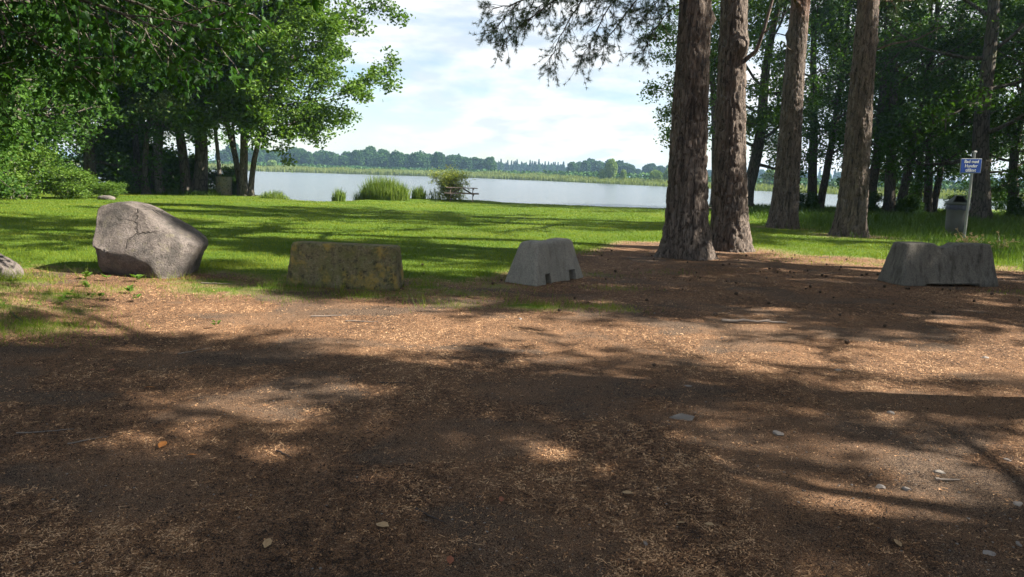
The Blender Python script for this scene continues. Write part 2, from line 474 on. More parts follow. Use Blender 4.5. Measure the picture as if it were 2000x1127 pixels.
ground = tag(link("ground", ground_me, M['ground']), "brown needle-strewn soil running into mown green lawn", None, None, "structure")

# lake
t = NT('lake')
wv = t.mapping((1, 2.2, 1))
w1 = t.noise(1.6, 5, 0.6, vec=wv)
w2 = t.noise(0.12, 3, 0.5, vec=t.mapping((0.35, 1.6, 1)))
h = t.math('ADD', t.math('MULTIPLY', w1, 0.7), t.math('MULTIPLY', w2, 0.3))
p = t.pbr((0.09, 0.105, 0.115), 0.16, t.bump(h, 0.55, 0.35), 0.5)
p.inputs["IOR"].default_value = 1.33
M['lake'] = t.m
lx = np.linspace(-1400, 1400, 29); ly = np.linspace(28, 520, 25)
LX, LY = np.meshgrid(lx, ly)
lv = np.stack([LX.ravel(), LY.ravel(), np.full(LX.size, WATER_Z)], -1)
i = np.arange(24)[:, None] * 29 + np.arange(28)[None, :]
lake = tag(link("lake", mesh_np("lake", lv, np.stack([i, i + 1, i + 30, i + 29], -1).reshape(-1, 4), True), M['lake']), "pale rippled lake stretching to the far reeds", None, None, "structure")

# ------------------------------------------------------------------ leaves, twigs, trees
def leaf_quads(rng, c, size, axis_dir=None, droop=0.25, up=0.6, width=0.62, shape='kite'):
    """c (n,3) centres -> kite shaped folded leaves, returns verts, quads, rnd"""
    n = len(c)
    a = rng.normal(0, 1, (n, 3)); a[:, 2] = a[:, 2] * 0.6 - droop
    if axis_dir is not None: a = a * 0.6 + axis_dir
    a = nrm(a)
    nn = rng.normal(0, 1, (n, 3)); nn[:, 2] += up
    b = nrm(np.cross(nn, a)); nn = np.cross(a, b)
    s = (size * rng.uniform(0.65, 1.3, n))[:, None]
    w = s * width * 0.5
    v0 = c - a * s * 0.5
    v2 = c + a * s * 0.5
    m = c - a * s * 0.06
    v1 = m + b * w + nn * w * 0.35
    v3 = m - b * w + nn * w * 0.35
    v = np.stack([v0, v1, v2, v3], 1).reshape(-1, 3)
    q = np.arange(n * 4).reshape(-1, 4)
    return v, q, rng.random(n)

def path(rng, p, d, L, n, wob=0.1, up=0.0):
    pts = [np.array(p, float)]; d = np.array(d, float)
    for _ in range(n):
        d = d + rng.normal(0, wob, 3); d[2] += up
        d = d / np.linalg.norm(d)
        pts.append(pts[-1] + d * L / n)
    return np.array(pts)

def at_t(pts, t):
    x = t * (len(pts) - 1); i = min(int(x), len(pts) - 2); f = x - i
    return pts[i] * (1 - f) + pts[i + 1] * f, nrm(pts[i + 1] - pts[i])

def rot_dir(d, ang, az):
    d = d / np.linalg.norm(d)
    ref = np.array([0, 0, 1.0]) if abs(d[2]) < 0.9 else np.array([1.0, 0, 0])
    a = np.cross(d, ref); a /= np.linalg.norm(a); b = np.cross(d, a)
    return d * math.cos(ang) + (a * math.cos(az) + b * math.sin(az)) * math.sin(ang)

def grow_tree(seed, stems, nl=14, first=0.25, limb=4.0, prof=None, ang=(85, 35), ns=6, nt=5, leaves=26, lsize=0.13, spread=0.22,
              limb_up=0.05, twig_up=-0.02, droop=0.3, sub_len=0.45, twig_len=0.5, limb_r=0.32, wob=0.05, az_bias=None, leaf_w=0.62, flare=True, k=10, zmin=0.3, hang=None):
    """stems: list of (base, dir, length, radius). Returns trunk mesh arrays and leaf arrays."""
    rng = np.random.default_rng(seed)
    g = Geo(); centres = []; axes = []
    if prof is None: prof = lambda t: math.sin(math.pi * (0.25 + 0.7 * t)) ** 0.8
    for (b, d, L, r) in stems:
        tp = path(rng, b, d, L, 14, wob, 0.02)
        tt = np.linspace(0, 1, 15)
        rad = r * (1 - tt) ** 0.7 * 0.95 + r * 0.05
        if flare:
            # extra rings near the base
            ex = np.array([0.0, 0.15, 0.4])
            pp = [at_t(tp, e / 14)[0] for e in ex]; pp[0] = pp[0] - np.array([0, 0, 0.25])
            tp2 = np.vstack([pp, tp[1:]])
            rr = np.concatenate([[r * 1.7, r * 1.35, r * 1.12], rad[1:]])
            ph = rng.uniform(0, 6.28)
            fl = lambda th, t: 1 + (0.20 * np.sin(3 * th + ph) + 0.12 * np.sin(5 * th + 2 * ph)) * np.clip(1 - t * 7, 0.12, 1)
            g.tube(tp2, rr, k, flare=fl)
        else: g.tube(tp, rad, k)
        az = rng.uniform(0, 6.28)
        for i in range(nl):
            t = first + (0.98 - first) * (i + rng.uniform(0, 0.8)) / nl
            az += 2.4 + rng.normal(0, 0.4)
            p, td = at_t(tp, min(t, 0.99))
            tn = (t - first) / (1 - first)
            a = R(ang[0] + (ang[1] - ang[0]) * tn + rng.normal(0, 9))
            ld = rot_dir(td, a, az)
            ll = limb * prof(tn) * rng.uniform(0.75, 1.2)
            if az_bias is not None:
                v = ld @ np.array(az_bias); ll *= 1 + 0.25 * v
            lr = max(0.012, r * (1 - t) ** 0.7 * limb_r + 0.012)
            lp = path(rng, p, ld, ll, 7, 0.13, limb_up)
            g.tube(lp, np.linspace(lr, 0.008, 8), 5)
            for j in range(ns):
                t2 = 0.22 + 0.78 * (j + rng.uniform(0, 1)) / ns
                p2, d2 = at_t(lp, min(t2, 0.995))
                sd = rot_dir(d2, R(rng.uniform(25, 65)), rng.uniform(0, 6.28))
                sl = ll * sub_len * (1.1 - 0.6 * t2) * rng.uniform(0.7, 1.3)
                sp = path(rng, p2, sd, sl, 4, 0.16, twig_up)
                g.tube(sp, np.linspace(lr * 0.4, 0.004, 5), 3)
                for kx in range(nt):
                    t3 = 0.2 + 0.8 * (kx + rng.uniform(0, 1)) / nt
                    p3, d3 = at_t(sp, min(t3, 0.995))
                    wd = rot_dir(d3, R(rng.uniform(20, 70)), rng.uniform(0, 6.28))
                    wl_ = twig_len * rng.uniform(0.6, 1.3)
                    if hang is not None and rng.random() < hang[0]:
                        wd = np.array([rng.normal(0, .12), rng.normal(0, .12), -1.0]); wl_ = hang[1] * rng.uniform(0.4, 1.0)
                    e3 = p3 + wd * wl_
                    m = max(3, int(leaves * rng.uniform(0.5, 1.4) * (1.6 if hang and wd[2] < -0.9 else 1)))
                    f = rng.uniform(0, 1.05, (m, 1))
                    sp_ = spread * (0.35 if hang and wd[2] < -0.9 else 1)
                    centres.append(p3 + (e3 - p3) * f + rng.normal(0, sp_, (m, 3)) * np.array([1, 1, 0.7]))
    c = np.concatenate(centres)
    c = c[c[:, 2] > zmin]
    v, q, rn = leaf_quads(rng, c, lsize, None, droop, 0.7, leaf_w)
    return g, (v, q, rn)

def leaf_mesh(name, arr): return mesh_np(name, arr[0], arr[1], False, {"rnd": ('FACE', arr[2])})

PROTO = {}
def proto(key, leafmat, barkmat, **kw):
    g, lf = grow_tree(**kw)
    tm = g.mesh(key + "_trunk"); tm.materials.append(M[barkmat])
    lm = leaf_mesh(key + "_crown", lf); lm.materials.append(M[leafmat])
    PROTO[key] = (tm, lm)
def put_tree(key, name, label, x, y, rz=0.0, s=1.0, lean=(0, 0), cat='tree', group=None, sz=None, trunk='trunk', leafmat=None):
    e = thing(name, label, cat, (x, y, gz(x, y)), group=group, rot=(lean[0], lean[1], rz), scale=(s, s, sz if sz else s))
    tm, lm = PROTO[key]
    link(trunk, tm, None, e)
    c = link('crown', lm, None, e)
    return e

U = np.array([0, 0, 1.0])
dv = lambda x, y, z=1.0: np.array([x, y, z]) / math.sqrt(x * x + y * y + z * z)
# slender grove trees: clear stem then leafy crown
proto('grove_a', 'leaf_dark', 'bark_dark', seed=1, stems=[((0, 0, 0), dv(.02, 0), 15, .21)], nl=17, first=.26, limb=3.5, ns=7, nt=6, leaves=24, lsize=.17, spread=.24)
proto('grove_b', 'leaf_alder', 'bark_grey', seed=2, stems=[((0, 0, 0), dv(.05, -.02), 15.5, .2)], nl=17, first=.3, limb=3.4, ns=7, nt=6, leaves=24, lsize=.17, spread=.24)
# broad alders leaning out, crown reaching low
proto('alder_a', 'leaf_alder', 'bark_dark', seed=5, stems=[((0, 0, 0), dv(.10, -.03), 14.5, .23), ((.32, .1, 0), dv(.17, .05), 13.5, .16)], nl=22, first=.19, limb=4.5, ang=(88, 42), ns=9, nt=6, leaves=30, lsize=.215, spread=.25, az_bias=(.85, -.3, 0), prof=lambda t: .62 + .38 * math.sin(math.pi * (.2 + .7 * t)))
proto('alder_b', 'leaf_alder', 'bark_dark', seed=6, stems=[((0, 0, 0), dv(.01, 0), 15, .17), ((.25, .05, 0), dv(.04, .05), 12, .07)], nl=14, first=.26, limb=4.2, ns=7, nt=6, leaves=24, lsize=.17, spread=.24)
# dense broad-leaved tree, leafy to the ground
proto('broad', 'leaf_dark', 'bark_dark', seed=7, stems=[((0, 0, 0), dv(.03, 0), 13, .3)], nl=24, first=.06, limb=4.6, ang=(95, 40), ns=8, nt=6, leaves=26, lsize=.18, spread=.28, twig_up=-.08, prof=lambda t: .8 + .2 * math.sin(math.pi * t) if t < .6 else 1.5 * (1.02 - t) + .35)
# right hand grove: tall with hanging limbs
proto('lime', 'leaf_dark', 'bark_dark', seed=8, stems=[((0, 0, 0), dv(.05, .02), 17, .38)], nl=18, first=.15, limb=5.6, ang=(82, 35), ns=8, nt=6, leaves=20, lsize=.18, spread=.26, twig_up=-.05)
proto('lime_b', 'leaf_dark', 'bark_dark', seed=9, stems=[((0, 0, 0), dv(-.02, .02), 16, .27), ((.5, .1, 0), dv(.12, .0), 15, .22)], nl=12, first=.17, limb=4.8, ang=(82, 35), ns=8, nt=6, leaves=20, lsize=.18, spread=.26, twig_up=-.05)
proto('birch', 'leaf_birch', 'bark_grey', seed=10, stems=[((0, 0, 0), dv(.0, .03), 15, .17)], nl=16, first=.22, limb=3.6, ang=(75, 35), ns=6, nt=6, leaves=13, lsize=.13, spread=.16, hang=(.55, 1.9), leaf_w=.75)
# bushes
def bush_spec(seed, h, r, n, leaves, ls, sp=.18, lw=.62):
    rng = np.random.default_rng(seed + 500)
    st = []
    for i in range(n):
        a = rng.uniform(0, 6.28); o = rng.uniform(0, r * .4)
        st.append(((math.cos(a) * o, math.sin(a) * o, 0), dv(math.cos(a) * .5 * rng.uniform(.3, 1.2), math.sin(a) * .5 * rng.uniform(.3, 1.2)), h * rng.uniform(.6, 1.0), .025))
    return dict(seed=seed, stems=st, nl=6, first=.1, limb=r * .7, ns=4, nt=4, leaves=leaves, lsize=ls, spread=sp, flare=False, k=5, zmin=.05, leaf_w=lw)
proto('bush', 'leaf_bush', 'bark_grey', **bush_spec(11, 2.6, 1.6, 9, 10, .16))
proto('bush_dark', 'leaf_dark', 'bark_dark', **bush_spec(12, 2.8, 1.8, 9, 9, .2))
proto('willow', 'leaf_willow', 'bark_grey', **bush_spec(13, 1.75, .62, 12, 7, .13, .08, .3))

# --- left bank
put_tree('alder_a', 'alder_tree', 'leafy alder with two leaning stems, outermost of the left grove, over the water', -14.75, 39.2, .0, 1.0)
put_tree('alder_b', 'alder_tree', 'straight slim alder stem right of the concrete drum', -15.05, 39.7, 2.0, 1.0)
put_tree('grove_a', 'grove_tree', 'thickest dark trunk of the left grove, leaning right, left of the drum', -17.35, 39.6, .6, 1.75, (0, .1), sz=1.2)
put_tree('grove_a', 'grove_tree', 'dark upright trunk just left of the thickest grove trunk', -17.9, 39.3, 1.7, 1.25)
put_tree('grove_b', 'grove_tree', 'pale sunlit slanting trunk near the middle of the left grove', -18.9, 38.4, 3.0, .95, (0, .03))
put_tree('grove_a', 'grove_tree', 'dark trunk directly left of the pale slanting trunk', -19.5, 39.6, 4.1, .9)
put_tree('grove_a', 'grove_tree', 'slender dark trunk second from left in the open left grove', -20.2, 40.4, 5.2, .85, (0, -.02))
put_tree('grove_a', 'grove_tree', 'leftmost visible slender trunk of the left grove', -20.9, 40.0, .3, .9)
put_tree('grove_b', 'grove_tree', 'thin leaning sapling trunk between thickest trunk and concrete drum', -16.55, 40.6, 2.5, .6, (0, .07), sz=.8)
put_tree('grove_a', 'grove_tree', 'rear trunk half hidden behind the left grove, towards the water', -19.0, 43.5, 3.6, 1.0)
put_tree('grove_a', 'grove_tree', 'rearmost left grove tree behind the slender trunks', -22.5, 44.5, 1.2, 1.1)
PROTO['silver'] = (PROTO['grove_b'][0].copy(), PROTO['grove_b'][1].copy())
PROTO['silver'][1].materials[0] = M['leaf_silver']; PROTO['silver'][0].materials[0] = M['bark_dark']
put_tree('silver', 'grove_tree', 'pale silvery green tree with hanging sunlit foliage before the left grove', -19.2, 37.6, 4.0, .8, (0, 0), sz=.74)
put_tree('broad', 'broadleaf_tree', 'dense dark broadleaf tree at far left, foliage down to the bush', -21.6, 31.5, .4, 1.0)
put_tree('broad', 'broadleaf_tree', 'dense broadleaf tree between the bright bush and the grove trunks', -22.0, 37.5, 2.2, 1.0)
put_tree('broad', 'broadleaf_tree', 'broadleaf tree at the left picture edge behind the maple boughs', -18.5, 23.5, 3.9, .95)
put_tree('broad', 'broadleaf_tree', 'dark broadleaf tree behind the far left bush, filling the left edge', -25.0, 29.5, 5.0, 1.1)
put_tree('broad', 'broadleaf_tree', 'tall dark broadleaf tree at back of the left wood', -26.0, 36.5, 1.0, 1.15)
put_tree('broad', 'broadleaf_tree', 'shadowy broadleaf tree behind the grove, nearest the water', -24.5, 46.5, 2.7, 1.1)
put_tree('bush', 'leafy_bush', 'bright light green bush at far left edge of lawn', -18.9, 30.6, .0, .6, cat='bush', sz=.5)
put_tree('bush', 'leafy_bush', 'low bright green bush beside the flat pale stone', -17.9, 31.6, 2.1, .4, cat='bush', sz=.28)
put_tree('bush', 'leafy_bush', 'bright green bush cut by the left picture edge', -20.2, 29.0, 4.0, .8, cat='bush', sz=.85)
for i, (x, y, s, lb) in enumerate([(-21.8, 43.2, 1.0, 'dark shady bush at left foot of the grove trunks'), (-19.8, 43.6, .7, 'dark undergrowth bush behind the middle grove trunks'),
                                   (-17.2, 42.8, .5, 'dark undergrowth bush behind the thickest grove trunk'), (-23.2, 41.8, 1.3, 'large dark bush filling the back of the left grove'),
                                   (-15.9, 40.1, .34, 'small dark shrub at the foot of the concrete drum')]):
    put_tree('bush_dark', 'shady_bush', lb, x, y, i * 1.3, s, cat='bush')

# --- right bank
put_tree('alder_b', 'alder_tree', 'alder behind the paired pines, foliage showing left of them', 11.0, 40.0, .5, 1.0)
put_tree('lime', 'lime_tree', 'broad tree behind the paired pines, crown above the water', 13.6, 42.5, 1.5, .95)
put_tree('birch', 'birch_tree', 'weeping birch with hanging twigs between pine pair and third pine', 14.9, 40.5, .9, 1.0)
put_tree('lime_b', 'lime_tree', 'dark twin-stemmed tree right of the third pine', 17.8, 43.2, .2, 1.05)
put_tree('lime', 'lime_tree', 'dark tree half hidden behind the fourth pine', 20.6, 42.0, 2.9, .8)
put_tree('lime_b', 'lime_tree', 'forked dark tree with limb slanting right, right of fourth pine', 21.6, 41.6, .0, 1.15)
put_tree('lime_b', 'lime_tree', 'pair of dark leaning stems left of the litter bin', 24.6, 43.0, .35, .95)
put_tree('lime', 'lime_tree', 'stout dark tree directly behind the blue sign', 23.6, 36.6, 4.0, 1.15)
put_tree('lime', 'lime_tree', 'dark tree near right picture edge, right of the stout one', 28.3, 41.0, 5.3, .75)
put_tree('lime_b', 'lime_tree', 'twin stemmed tree cut by the right picture edge', 28.2, 37.2, 1.1, .95)
put_tree('broad', 'broadleaf_tree', 'dense tree deep in the right grove near the water', 27.5, 49.5, .0, .9)
put_tree('broad', 'broadleaf_tree', 'dense dark tree behind the stout trunk at the sign', 30.5, 47.5, 3.3, 1.0)
put_tree('lime', 'lime_tree', 'leafy tree at the water behind leaning stems', 24.8, 51.0, 2.0, 1.0)
put_tree('grove_a', 'grove_tree', 'slender tree at back of right grove behind forked one', 22.8, 47.2, .8, 1.0)
for i, (x, y, s, lb) in enumerate([(20.2, 41.2, .42, 'low dark bush at the foot of the forked tree'), (22.3, 41.0, .38, 'small bush between forked tree and leaning pair'), (16.8, 42.0, .38, 'low bush beside the twin stemmed tree'),
                                   (26.2, 42.6, .4, 'low bush right of the leaning stems near the bin'), (27.6, 39.0, .5, 'shady bush near right picture edge')]):
    put_tree('bush_dark', 'shady_bush', lb, x, y, i * 1.9 + .4, s, cat='bush')

# ------------------------------------------------------------------ pines
def voro_edge(u, v, nu, seed):
    """distance to cell border on a grid that wraps in u with nu cells"""
    iu, iv = np.floor(u), np.floor(v)
    d1 = np.full(u.shape, 9.0); d2 = np.full(u.shape, 9.0); idv = np.zeros(u.shape)
    for a in (-1, 0, 1):
        for b in (-1, 0, 1):
            cu, cv = iu + a, iv + b
            hx = _hash(np.mod(cu, nu), cv, seed); hy = _hash(np.mod(cu, nu), cv, seed + 77)
            d = np.hypot(cu + hx - u, cv + hy - v)
            m = d < d1
            d2 = np.where(m, d1, np.minimum(d2, d)); idv = np.where(m, hx, idv); d1 = np.where(m, d, d1)
    return d2 - d1, idv

def pine_trunk(seed, H, r, lean, base_flare=1.0, k=80, plate=.042, burls=()):
    rng = np.random.default_rng(seed)
    zs = np.concatenate([np.linspace(-.3, 8, 330), np.linspace(8.1, H, 50)])
    th = np.linspace(0, 2 * np.pi, k, endpoint=False)
    T, Z = np.meshgrid(th, zs)
    cx = lean[0] * Z + .05 * np.sin(Z * .5 + seed); cyy = lean[1] * Z + .04 * np.sin(Z * .43 + 2 * seed)
    cx = cx - .05 * math.sin(seed); cyy = cyy - .04 * math.sin(2 * seed)
    rad = r * (.9 + .33 * np.exp(-np.maximum(Z, 0) / 1.9)) * np.clip(1 - Z / H, 0, 1) ** .5 + .01
    fl = np.exp(-np.maximum(Z, 0) / .32)
    lob = .5 + .5 * np.sin(3 * T + seed) * .6 + .5 * .5 * np.sin(5 * T + 2.3 * seed)
    rad = rad * (1 + base_flare * fl * (.06 + .5 * np.clip(lob, 0, 1)))
    nu = max(10, int(2 * np.pi * r / .085))
    wob = (fbm(T * 2.0, Z * 1.3, seed + 3) - .5) * 1.4
    e, idv = voro_edge(T / (2 * np.pi) * nu + wob, Z / .30 + wob * .6, nu, seed)
    e2, _ = voro_edge(T / (2 * np.pi) * nu * 2.4 + wob, Z / .12, int(nu * 2.4), seed + 5)
    depth = plate * np.clip(1 - Z / 11, .25, 1)
    disp = depth * (sstep(0, .35, e) - .6 + (idv - .5) * .7) + depth * .3 * sstep(0, .3, e2)
    disp = disp + .05 * r * (fbm(T * 3, Z * .8, seed + 11) - .5) * 2
    for (bz, ba, br, bh) in burls:
        da = np.angle(np.exp(1j * (T - ba)))
        disp = disp + bh * np.exp(-((Z - bz) / br) ** 2 - (da * r / br) ** 2)
    rad = rad + disp
    v = np.stack([cx + rad * np.cos(T), cyy + rad * np.sin(T), Z], -1).reshape(-1, 3)
    n = len(zs)
    i = np.arange(n - 1)[:, None] * k; j = np.arange(k)[None, :]; j2 = (j + 1) % k
    q = np.stack([i + j, i + j2, i + k + j2, i + k + j], -1).reshape(-1, 4)
    return mesh_np("pine_trunk", v, q, True)

def needles(rng, c, d, n, L, w):
    """n needles round each tuft centre c along direction d"""
    m = len(c)
    cc = np.repeat(c, n, 0); dd = np.repeat(d, n, 0)
    dirs = nrm(rng.normal(0, .75, (m * n, 3)) + dd * .75)
    cc = cc - dd * rng.uniform(0, .5, (m * n, 1)) * L
    l = L * rng.uniform(.7, 1.25, (m * n, 1))
    side = nrm(np.cross(dirs, rng.normal(0, 1, (m * n, 3)))) * w * .5
    v = np.stack([cc - side, cc + side, cc + dirs * l], 1).reshape(-1, 3)
    return v, np.arange(m * n * 3).reshape(-1, 3), rng.random(m * n)

def pine_crown(seed, H, z0, limb, nl, ns, tufts, n, L, w, name):
    rng = np.random.default_rng(seed)
    g = Geo(); C = []; D = []
    az = 0
    for i in range(nl):
        z = z0 + (H - z0) * (i + rng.uniform(0, 1)) / nl
        az += 2.4 + rng.normal(0, .5)
        tn = (z - z0) / (H - z0)
        ll = limb * (1.05 - .75 * tn ** 1.5) * rng.uniform(.65, 1.2)
        d = dv(math.cos(az), math.sin(az), .1 + .7 * tn)
        lp = path(rng, (0, 0, z), d, ll, 6, .13, .05)
        g.tube(lp, np.linspace(.07 * (1.2 - tn) + .01, .012, 7), 5)
        for j in range(ns):
            p, dd = at_t(lp, min(.3 + .7 * (j + rng.uniform(0, 1)) / ns, .99))
            sd = rot_dir(dd, R(rng.uniform(25, 60)), rng.uniform(0, 6.28))
            sl = ll * .3 * rng.uniform(.6, 1.3)
            sp = path(rng, p, sd, sl, 3, .15, .1)
            g.tube(sp, np.linspace(.018, .006, 4), 3)
            for kx in range(tufts):
                p3, d3 = at_t(sp, min(.15 + .85 * (kx + rng.uniform(0, 1)) / tufts, .99))
                C.append(p3 + rng.normal(0, .14, 3)); D.append(nrm(d3 + rng.normal(0, .5, 3) + U * .3))
    v, f, rn = needles(rng, np.array(C), np.array(D), n, L, w)
    bm_ = g.mesh(name + "_branches"); bm_.materials.append(M['bark_pine'])
    cm = mesh_np(name + "_crown", v, f, False, {"rnd": ('FACE', rn)}); cm.materials.append(M['needle_pine'])
    return bm_, cm

PC = pine_crown(3, 20, 7.5, 3.7, 36, 8, 11, 18, .24, .03, "pine")
def hanging_branch(seed, start, pts_to, n_sub, name, tuft=22, L=.075, w=.0055):
    """a long drooping pine bough: main path through given points, with side twigs and needle tufts"""
    rng = np.random.default_rng(seed)
    g = Geo(); C = []; D = []
    mains = []
    for tgt, r0 in pts_to:
        s = np.array(start, float) if r0 > 0 else None
        P = np.array(tgt, float)
        n = 60
        tt = np.linspace(0, 1, len(P)); ti = np.linspace(0, 1, n)
        pp = np.stack([np.interp(ti, tt, P[:, k]) for k in range(3)], -1)
        ker = np.ones(9) / 9
        for k in range(3): pp[:, k] = np.convolve(np.pad(pp[:, k], 4, 'edge'), ker, 'valid')
        pp = pp + np.cumsum(rng.normal(0, .006, (n, 3)), 0)
        g.tube(pp[::3], np.linspace(r0, .005, len(pp[::3])), 6)
        for j in range(n_sub):
            t = .18 + .82 * (j + rng.uniform(0, 1)) / n_sub
            p, d = at_t(pp, min(t, .995))
            sd = rot_dir(d, R(rng.uniform(25, 75)), rng.uniform(0, 6.28)); sd = nrm(sd + np.array([0, 0, -.35]))
            sl = rng.uniform(.18, .62)
            sp = path(rng, p, sd, sl, 5, .2, -.02)
            g.tube(sp, np.linspace(.006, .003, 6), 3)
            for kx in range(rng.integers(1, 4)):
                p2, d2 = at_t(sp, rng.uniform(.3, .95))
                ed = rot_dir(d2, R(rng.uniform(20, 60)), rng.uniform(0, 6.28))
                e = p2 + ed * rng.uniform(.05, .2)
                g.tube(np.array([p2, (p2 + e) / 2, e]), np.array([.003, .003, .002]), 3)
                C.append(e); D.append(ed)
                C.append((p2 + e) / 2); D.append(ed)
            C.append(sp[-1]); D.append(nrm(sp[-1] - sp[-2])); C.append(sp[-2]); D.append(nrm(sp[-1] - sp[-2]))
    v, f, rn = needles(rng, np.array(C), np.array(D), tuft, L, w)
    b = g.mesh(name); b.materials.append(M['bark_pine'])
    nm = mesh_np(name + "_needles", v, f, False, {"rnd": ('FACE', rn)}); nm.materials.append(M['needle_pine'])
    return b, nm

PINES = [("nearest big pine with furrowed bark and flared foot", 3.62, 14.95, .365, 21, (-.045, 0), 1.0, 4, [(4.75, -.2, .12, .1)]),
         ("second big pine standing close behind the nearest one", 5.04, 16.67, .345, 21, (-.045, 0), .7, 9, [(4.55, -1.2, .2, .13), (4.7, .1, .13, .08)]),
         ("third pine, slimmer, set back on the grass near the birch", 9.6, 25.7, .40, 22, (0.0, 0), .35, 14, [(6.6, 3.0, .12, .08)]),
         ("fourth pine with reddish upper trunk, left of the litter bin", 10.56, 22.62, .385, 22, (-.012, 0), .55, 20, [(5.9, .0, .14, .1), (4.9, 3.1, .1, .06)])]
pine_objs = []
for (lb, x, y, r, H, lean, fl, sd, burls) in PINES:
    e = thing('pine_tree', lb, 'tree', (x, y, gz(x, y)))
    tm = pine_trunk(sd, H, r, lean, fl, burls=burls); tm.materials.append(M['bark_pine'])
    link('trunk', tm, None, e)
    sh = (lean[0] * 13, lean[1] * 13, 0)
    link('branches', PC[0], None, e, sh, (0, 0, sd * 1.1))
    link('crown', PC[1], None, e, sh, (0, 0, sd * 1.1))
    pine_objs.append(e)
# drooping bough of the nearest pine, hanging in front of the sky
p0 = pine_objs[0]
def rel(o, pts): return [(px - o.location.x, py - o.location.y, pz - o.location.z) for px, py, pz in pts]
boughs = [(rel(p0, [(3.5, 14.9, 5.6), (2.4, 14.5, 5.7), (1.0, 14.2, 5.3), (-.1, 14.0, 4.75), (-.65, 13.9, 4.6)]), .05),
          (rel(p0, [(1.2, 14.2, 5.35), (.5, 14.1, 4.75), (0, 14, 4.35), (-.32, 14, 4.0)]), .02),
          (rel(p0, [(1.5, 14.3, 5.4), (1.1, 14.2, 4.8), (.75, 14.1, 4.2), (.5, 14.05, 3.65)]), .018),
          (rel(p0, [(2.2, 14.4, 5.6), (1.7, 14.3, 4.9), (1.35, 14.2, 4.3), (1.1, 14.1, 3.75)]), .018),
          (rel(p0, [(2.6, 14.5, 5.6), (2.2, 14.4, 4.9), (1.75, 14.3, 4.3), (1.55, 14.25, 3.95)]), .018),
          (rel(p0, [(.6, 14.15, 5.2), (.1, 14.1, 4.95), (-.3, 14.0, 4.55), (-.5, 14, 4.3)]), .015),
          (rel(p0, [(3.0, 14.6, 5.5), (2.6, 14.4, 5.0), (2.3, 14.3, 4.6)]), .015),
          (rel(p0, [(1.7, 14.3, 5.5), (1.2, 14.6, 5.2), (.6, 14.8, 5.0), (.2, 14.9, 4.8)]), .015)]
boughs += [(rel(p0, [(3.4, 14.8, 5.3), (2.6, 14.6, 5.25), (1.8, 14.4, 5.0), (1.2, 14.3, 4.85)]), .02), (rel(p0, [(2.8, 14.6, 5.5), (2.0, 14.2, 5.2), (1.2, 13.9, 5.05), (.4, 13.7, 4.9)]), .02), (rel(p0, [(3.3, 14.8, 5.1), (2.9, 14.6, 4.8), (2.6, 14.5, 4.3), (2.45, 14.4, 3.9)]), .015)]
bb, bn = hanging_branch(8, (0, 0, 0), boughs, 38, "bough")
bo = link('bough', bb, None, p0)
link('needles', bn, None, bo)
# side limb of the second pine and dead snags on the others
def snag(o, pts, r, name='dead_branch'):
    g = Geo(); pts = np.array(rel(o, pts)); g.tube(pts, np.linspace(r, r * .35, len(pts)), 7)
    me = g.mesh(name); me.materials.append(M['bark_pine']); link(name, me, None, o)
snag(pine_objs[1], [(5.0, 16.55, 4.25), (5.2, 16.4, 4.45), (5.32, 16.35, 4.9), (5.45, 16.3, 5.6), (5.7, 16.3, 6.6)], .055, 'side_limb')
snag(pine_objs[1], [(5.3, 16.36, 4.8), (5.5, 16.2, 5.0), (5.75, 16.1, 5.3)], .02)
snag(pine_objs[2], [(9.5, 25.6, 6.0), (9.1, 25.3, 6.1), (8.8, 25.1, 6.3)], .03)
snag(pine_objs[3], [(10.6, 22.5, 5.6), (11.1, 22.3, 5.8), (11.7, 22.1, 5.9), (12.4, 22.0, 6.3)], .04)
snag(pine_objs[3], [(10.5, 22.5, 4.6), (10.2, 22.2, 4.75), (9.95, 22.1, 5.0)], .025)
# pines standing right of the picture and behind the camera: their crowns shade the foreground
PT = pine_trunk(31, 20, .3, (0, 0), .7, 24)
PT.materials.append(M['bark_pine'])
SHADE = [(6.6, 1.6, 1, .8), (8.4, 2.4, .9, .62), (10.2, .2, 1, .9), (14.2, -.8, 1, .95), (18.2, -1.4, 1, 1), (13.0, -3.6, 1, .9), (22.0, -1.0, 1, 1), (9.0, -3.0, 1, .9), (4.5, -4.5, 1, .9), (9.6, 4.35, .36, .95), (15.2, 3.75, .33, 1.0), (5.3, 5.0, .8, .85), 
         (11.4, 8.5, .64, .62), (14.8, 8.3, .62, .78), (18.2, 8.5, .65, 1), (22, 8.2, .65, 1), (12.8, 12.7, .5, .9), (16.8, 11.6, .6, .9), (23.2, 10.4, 1, .9), (13.6, 13.2, .75, .9)]
for i, (x, y, sxy, sz_) in enumerate(SHADE):
    e = thing('pine_tree', 'tall pine standing outside the view to the right of the parking ground', 'tree', (x, y, gz(x, y)), i * 1.37, 'pines outside the view')
    e.scale = (sxy, sxy, sz_)
    link('trunk', PT, None, e); link('branches', PC[0], None, e); link('crown', PC[1], None, e)
for i, (x, y, k) in enumerate([(25, 25.5, 'broad'), (28.5, 31.5, 'broad'), (22.5, 20.5, 'lime'), (30, 22, 'lime'), (33, 30, 'lime_b'), (34, 39, 'lime'), (29, 28.5, 'broad'), (38, 34, 'lime'), (36, 47, 'lime')]):
    put_tree(k, 'lime_tree', 'leafy tree standing outside the view beyond the right edge', x, y, i * 1.1, 1.0, group='trees outside the view')

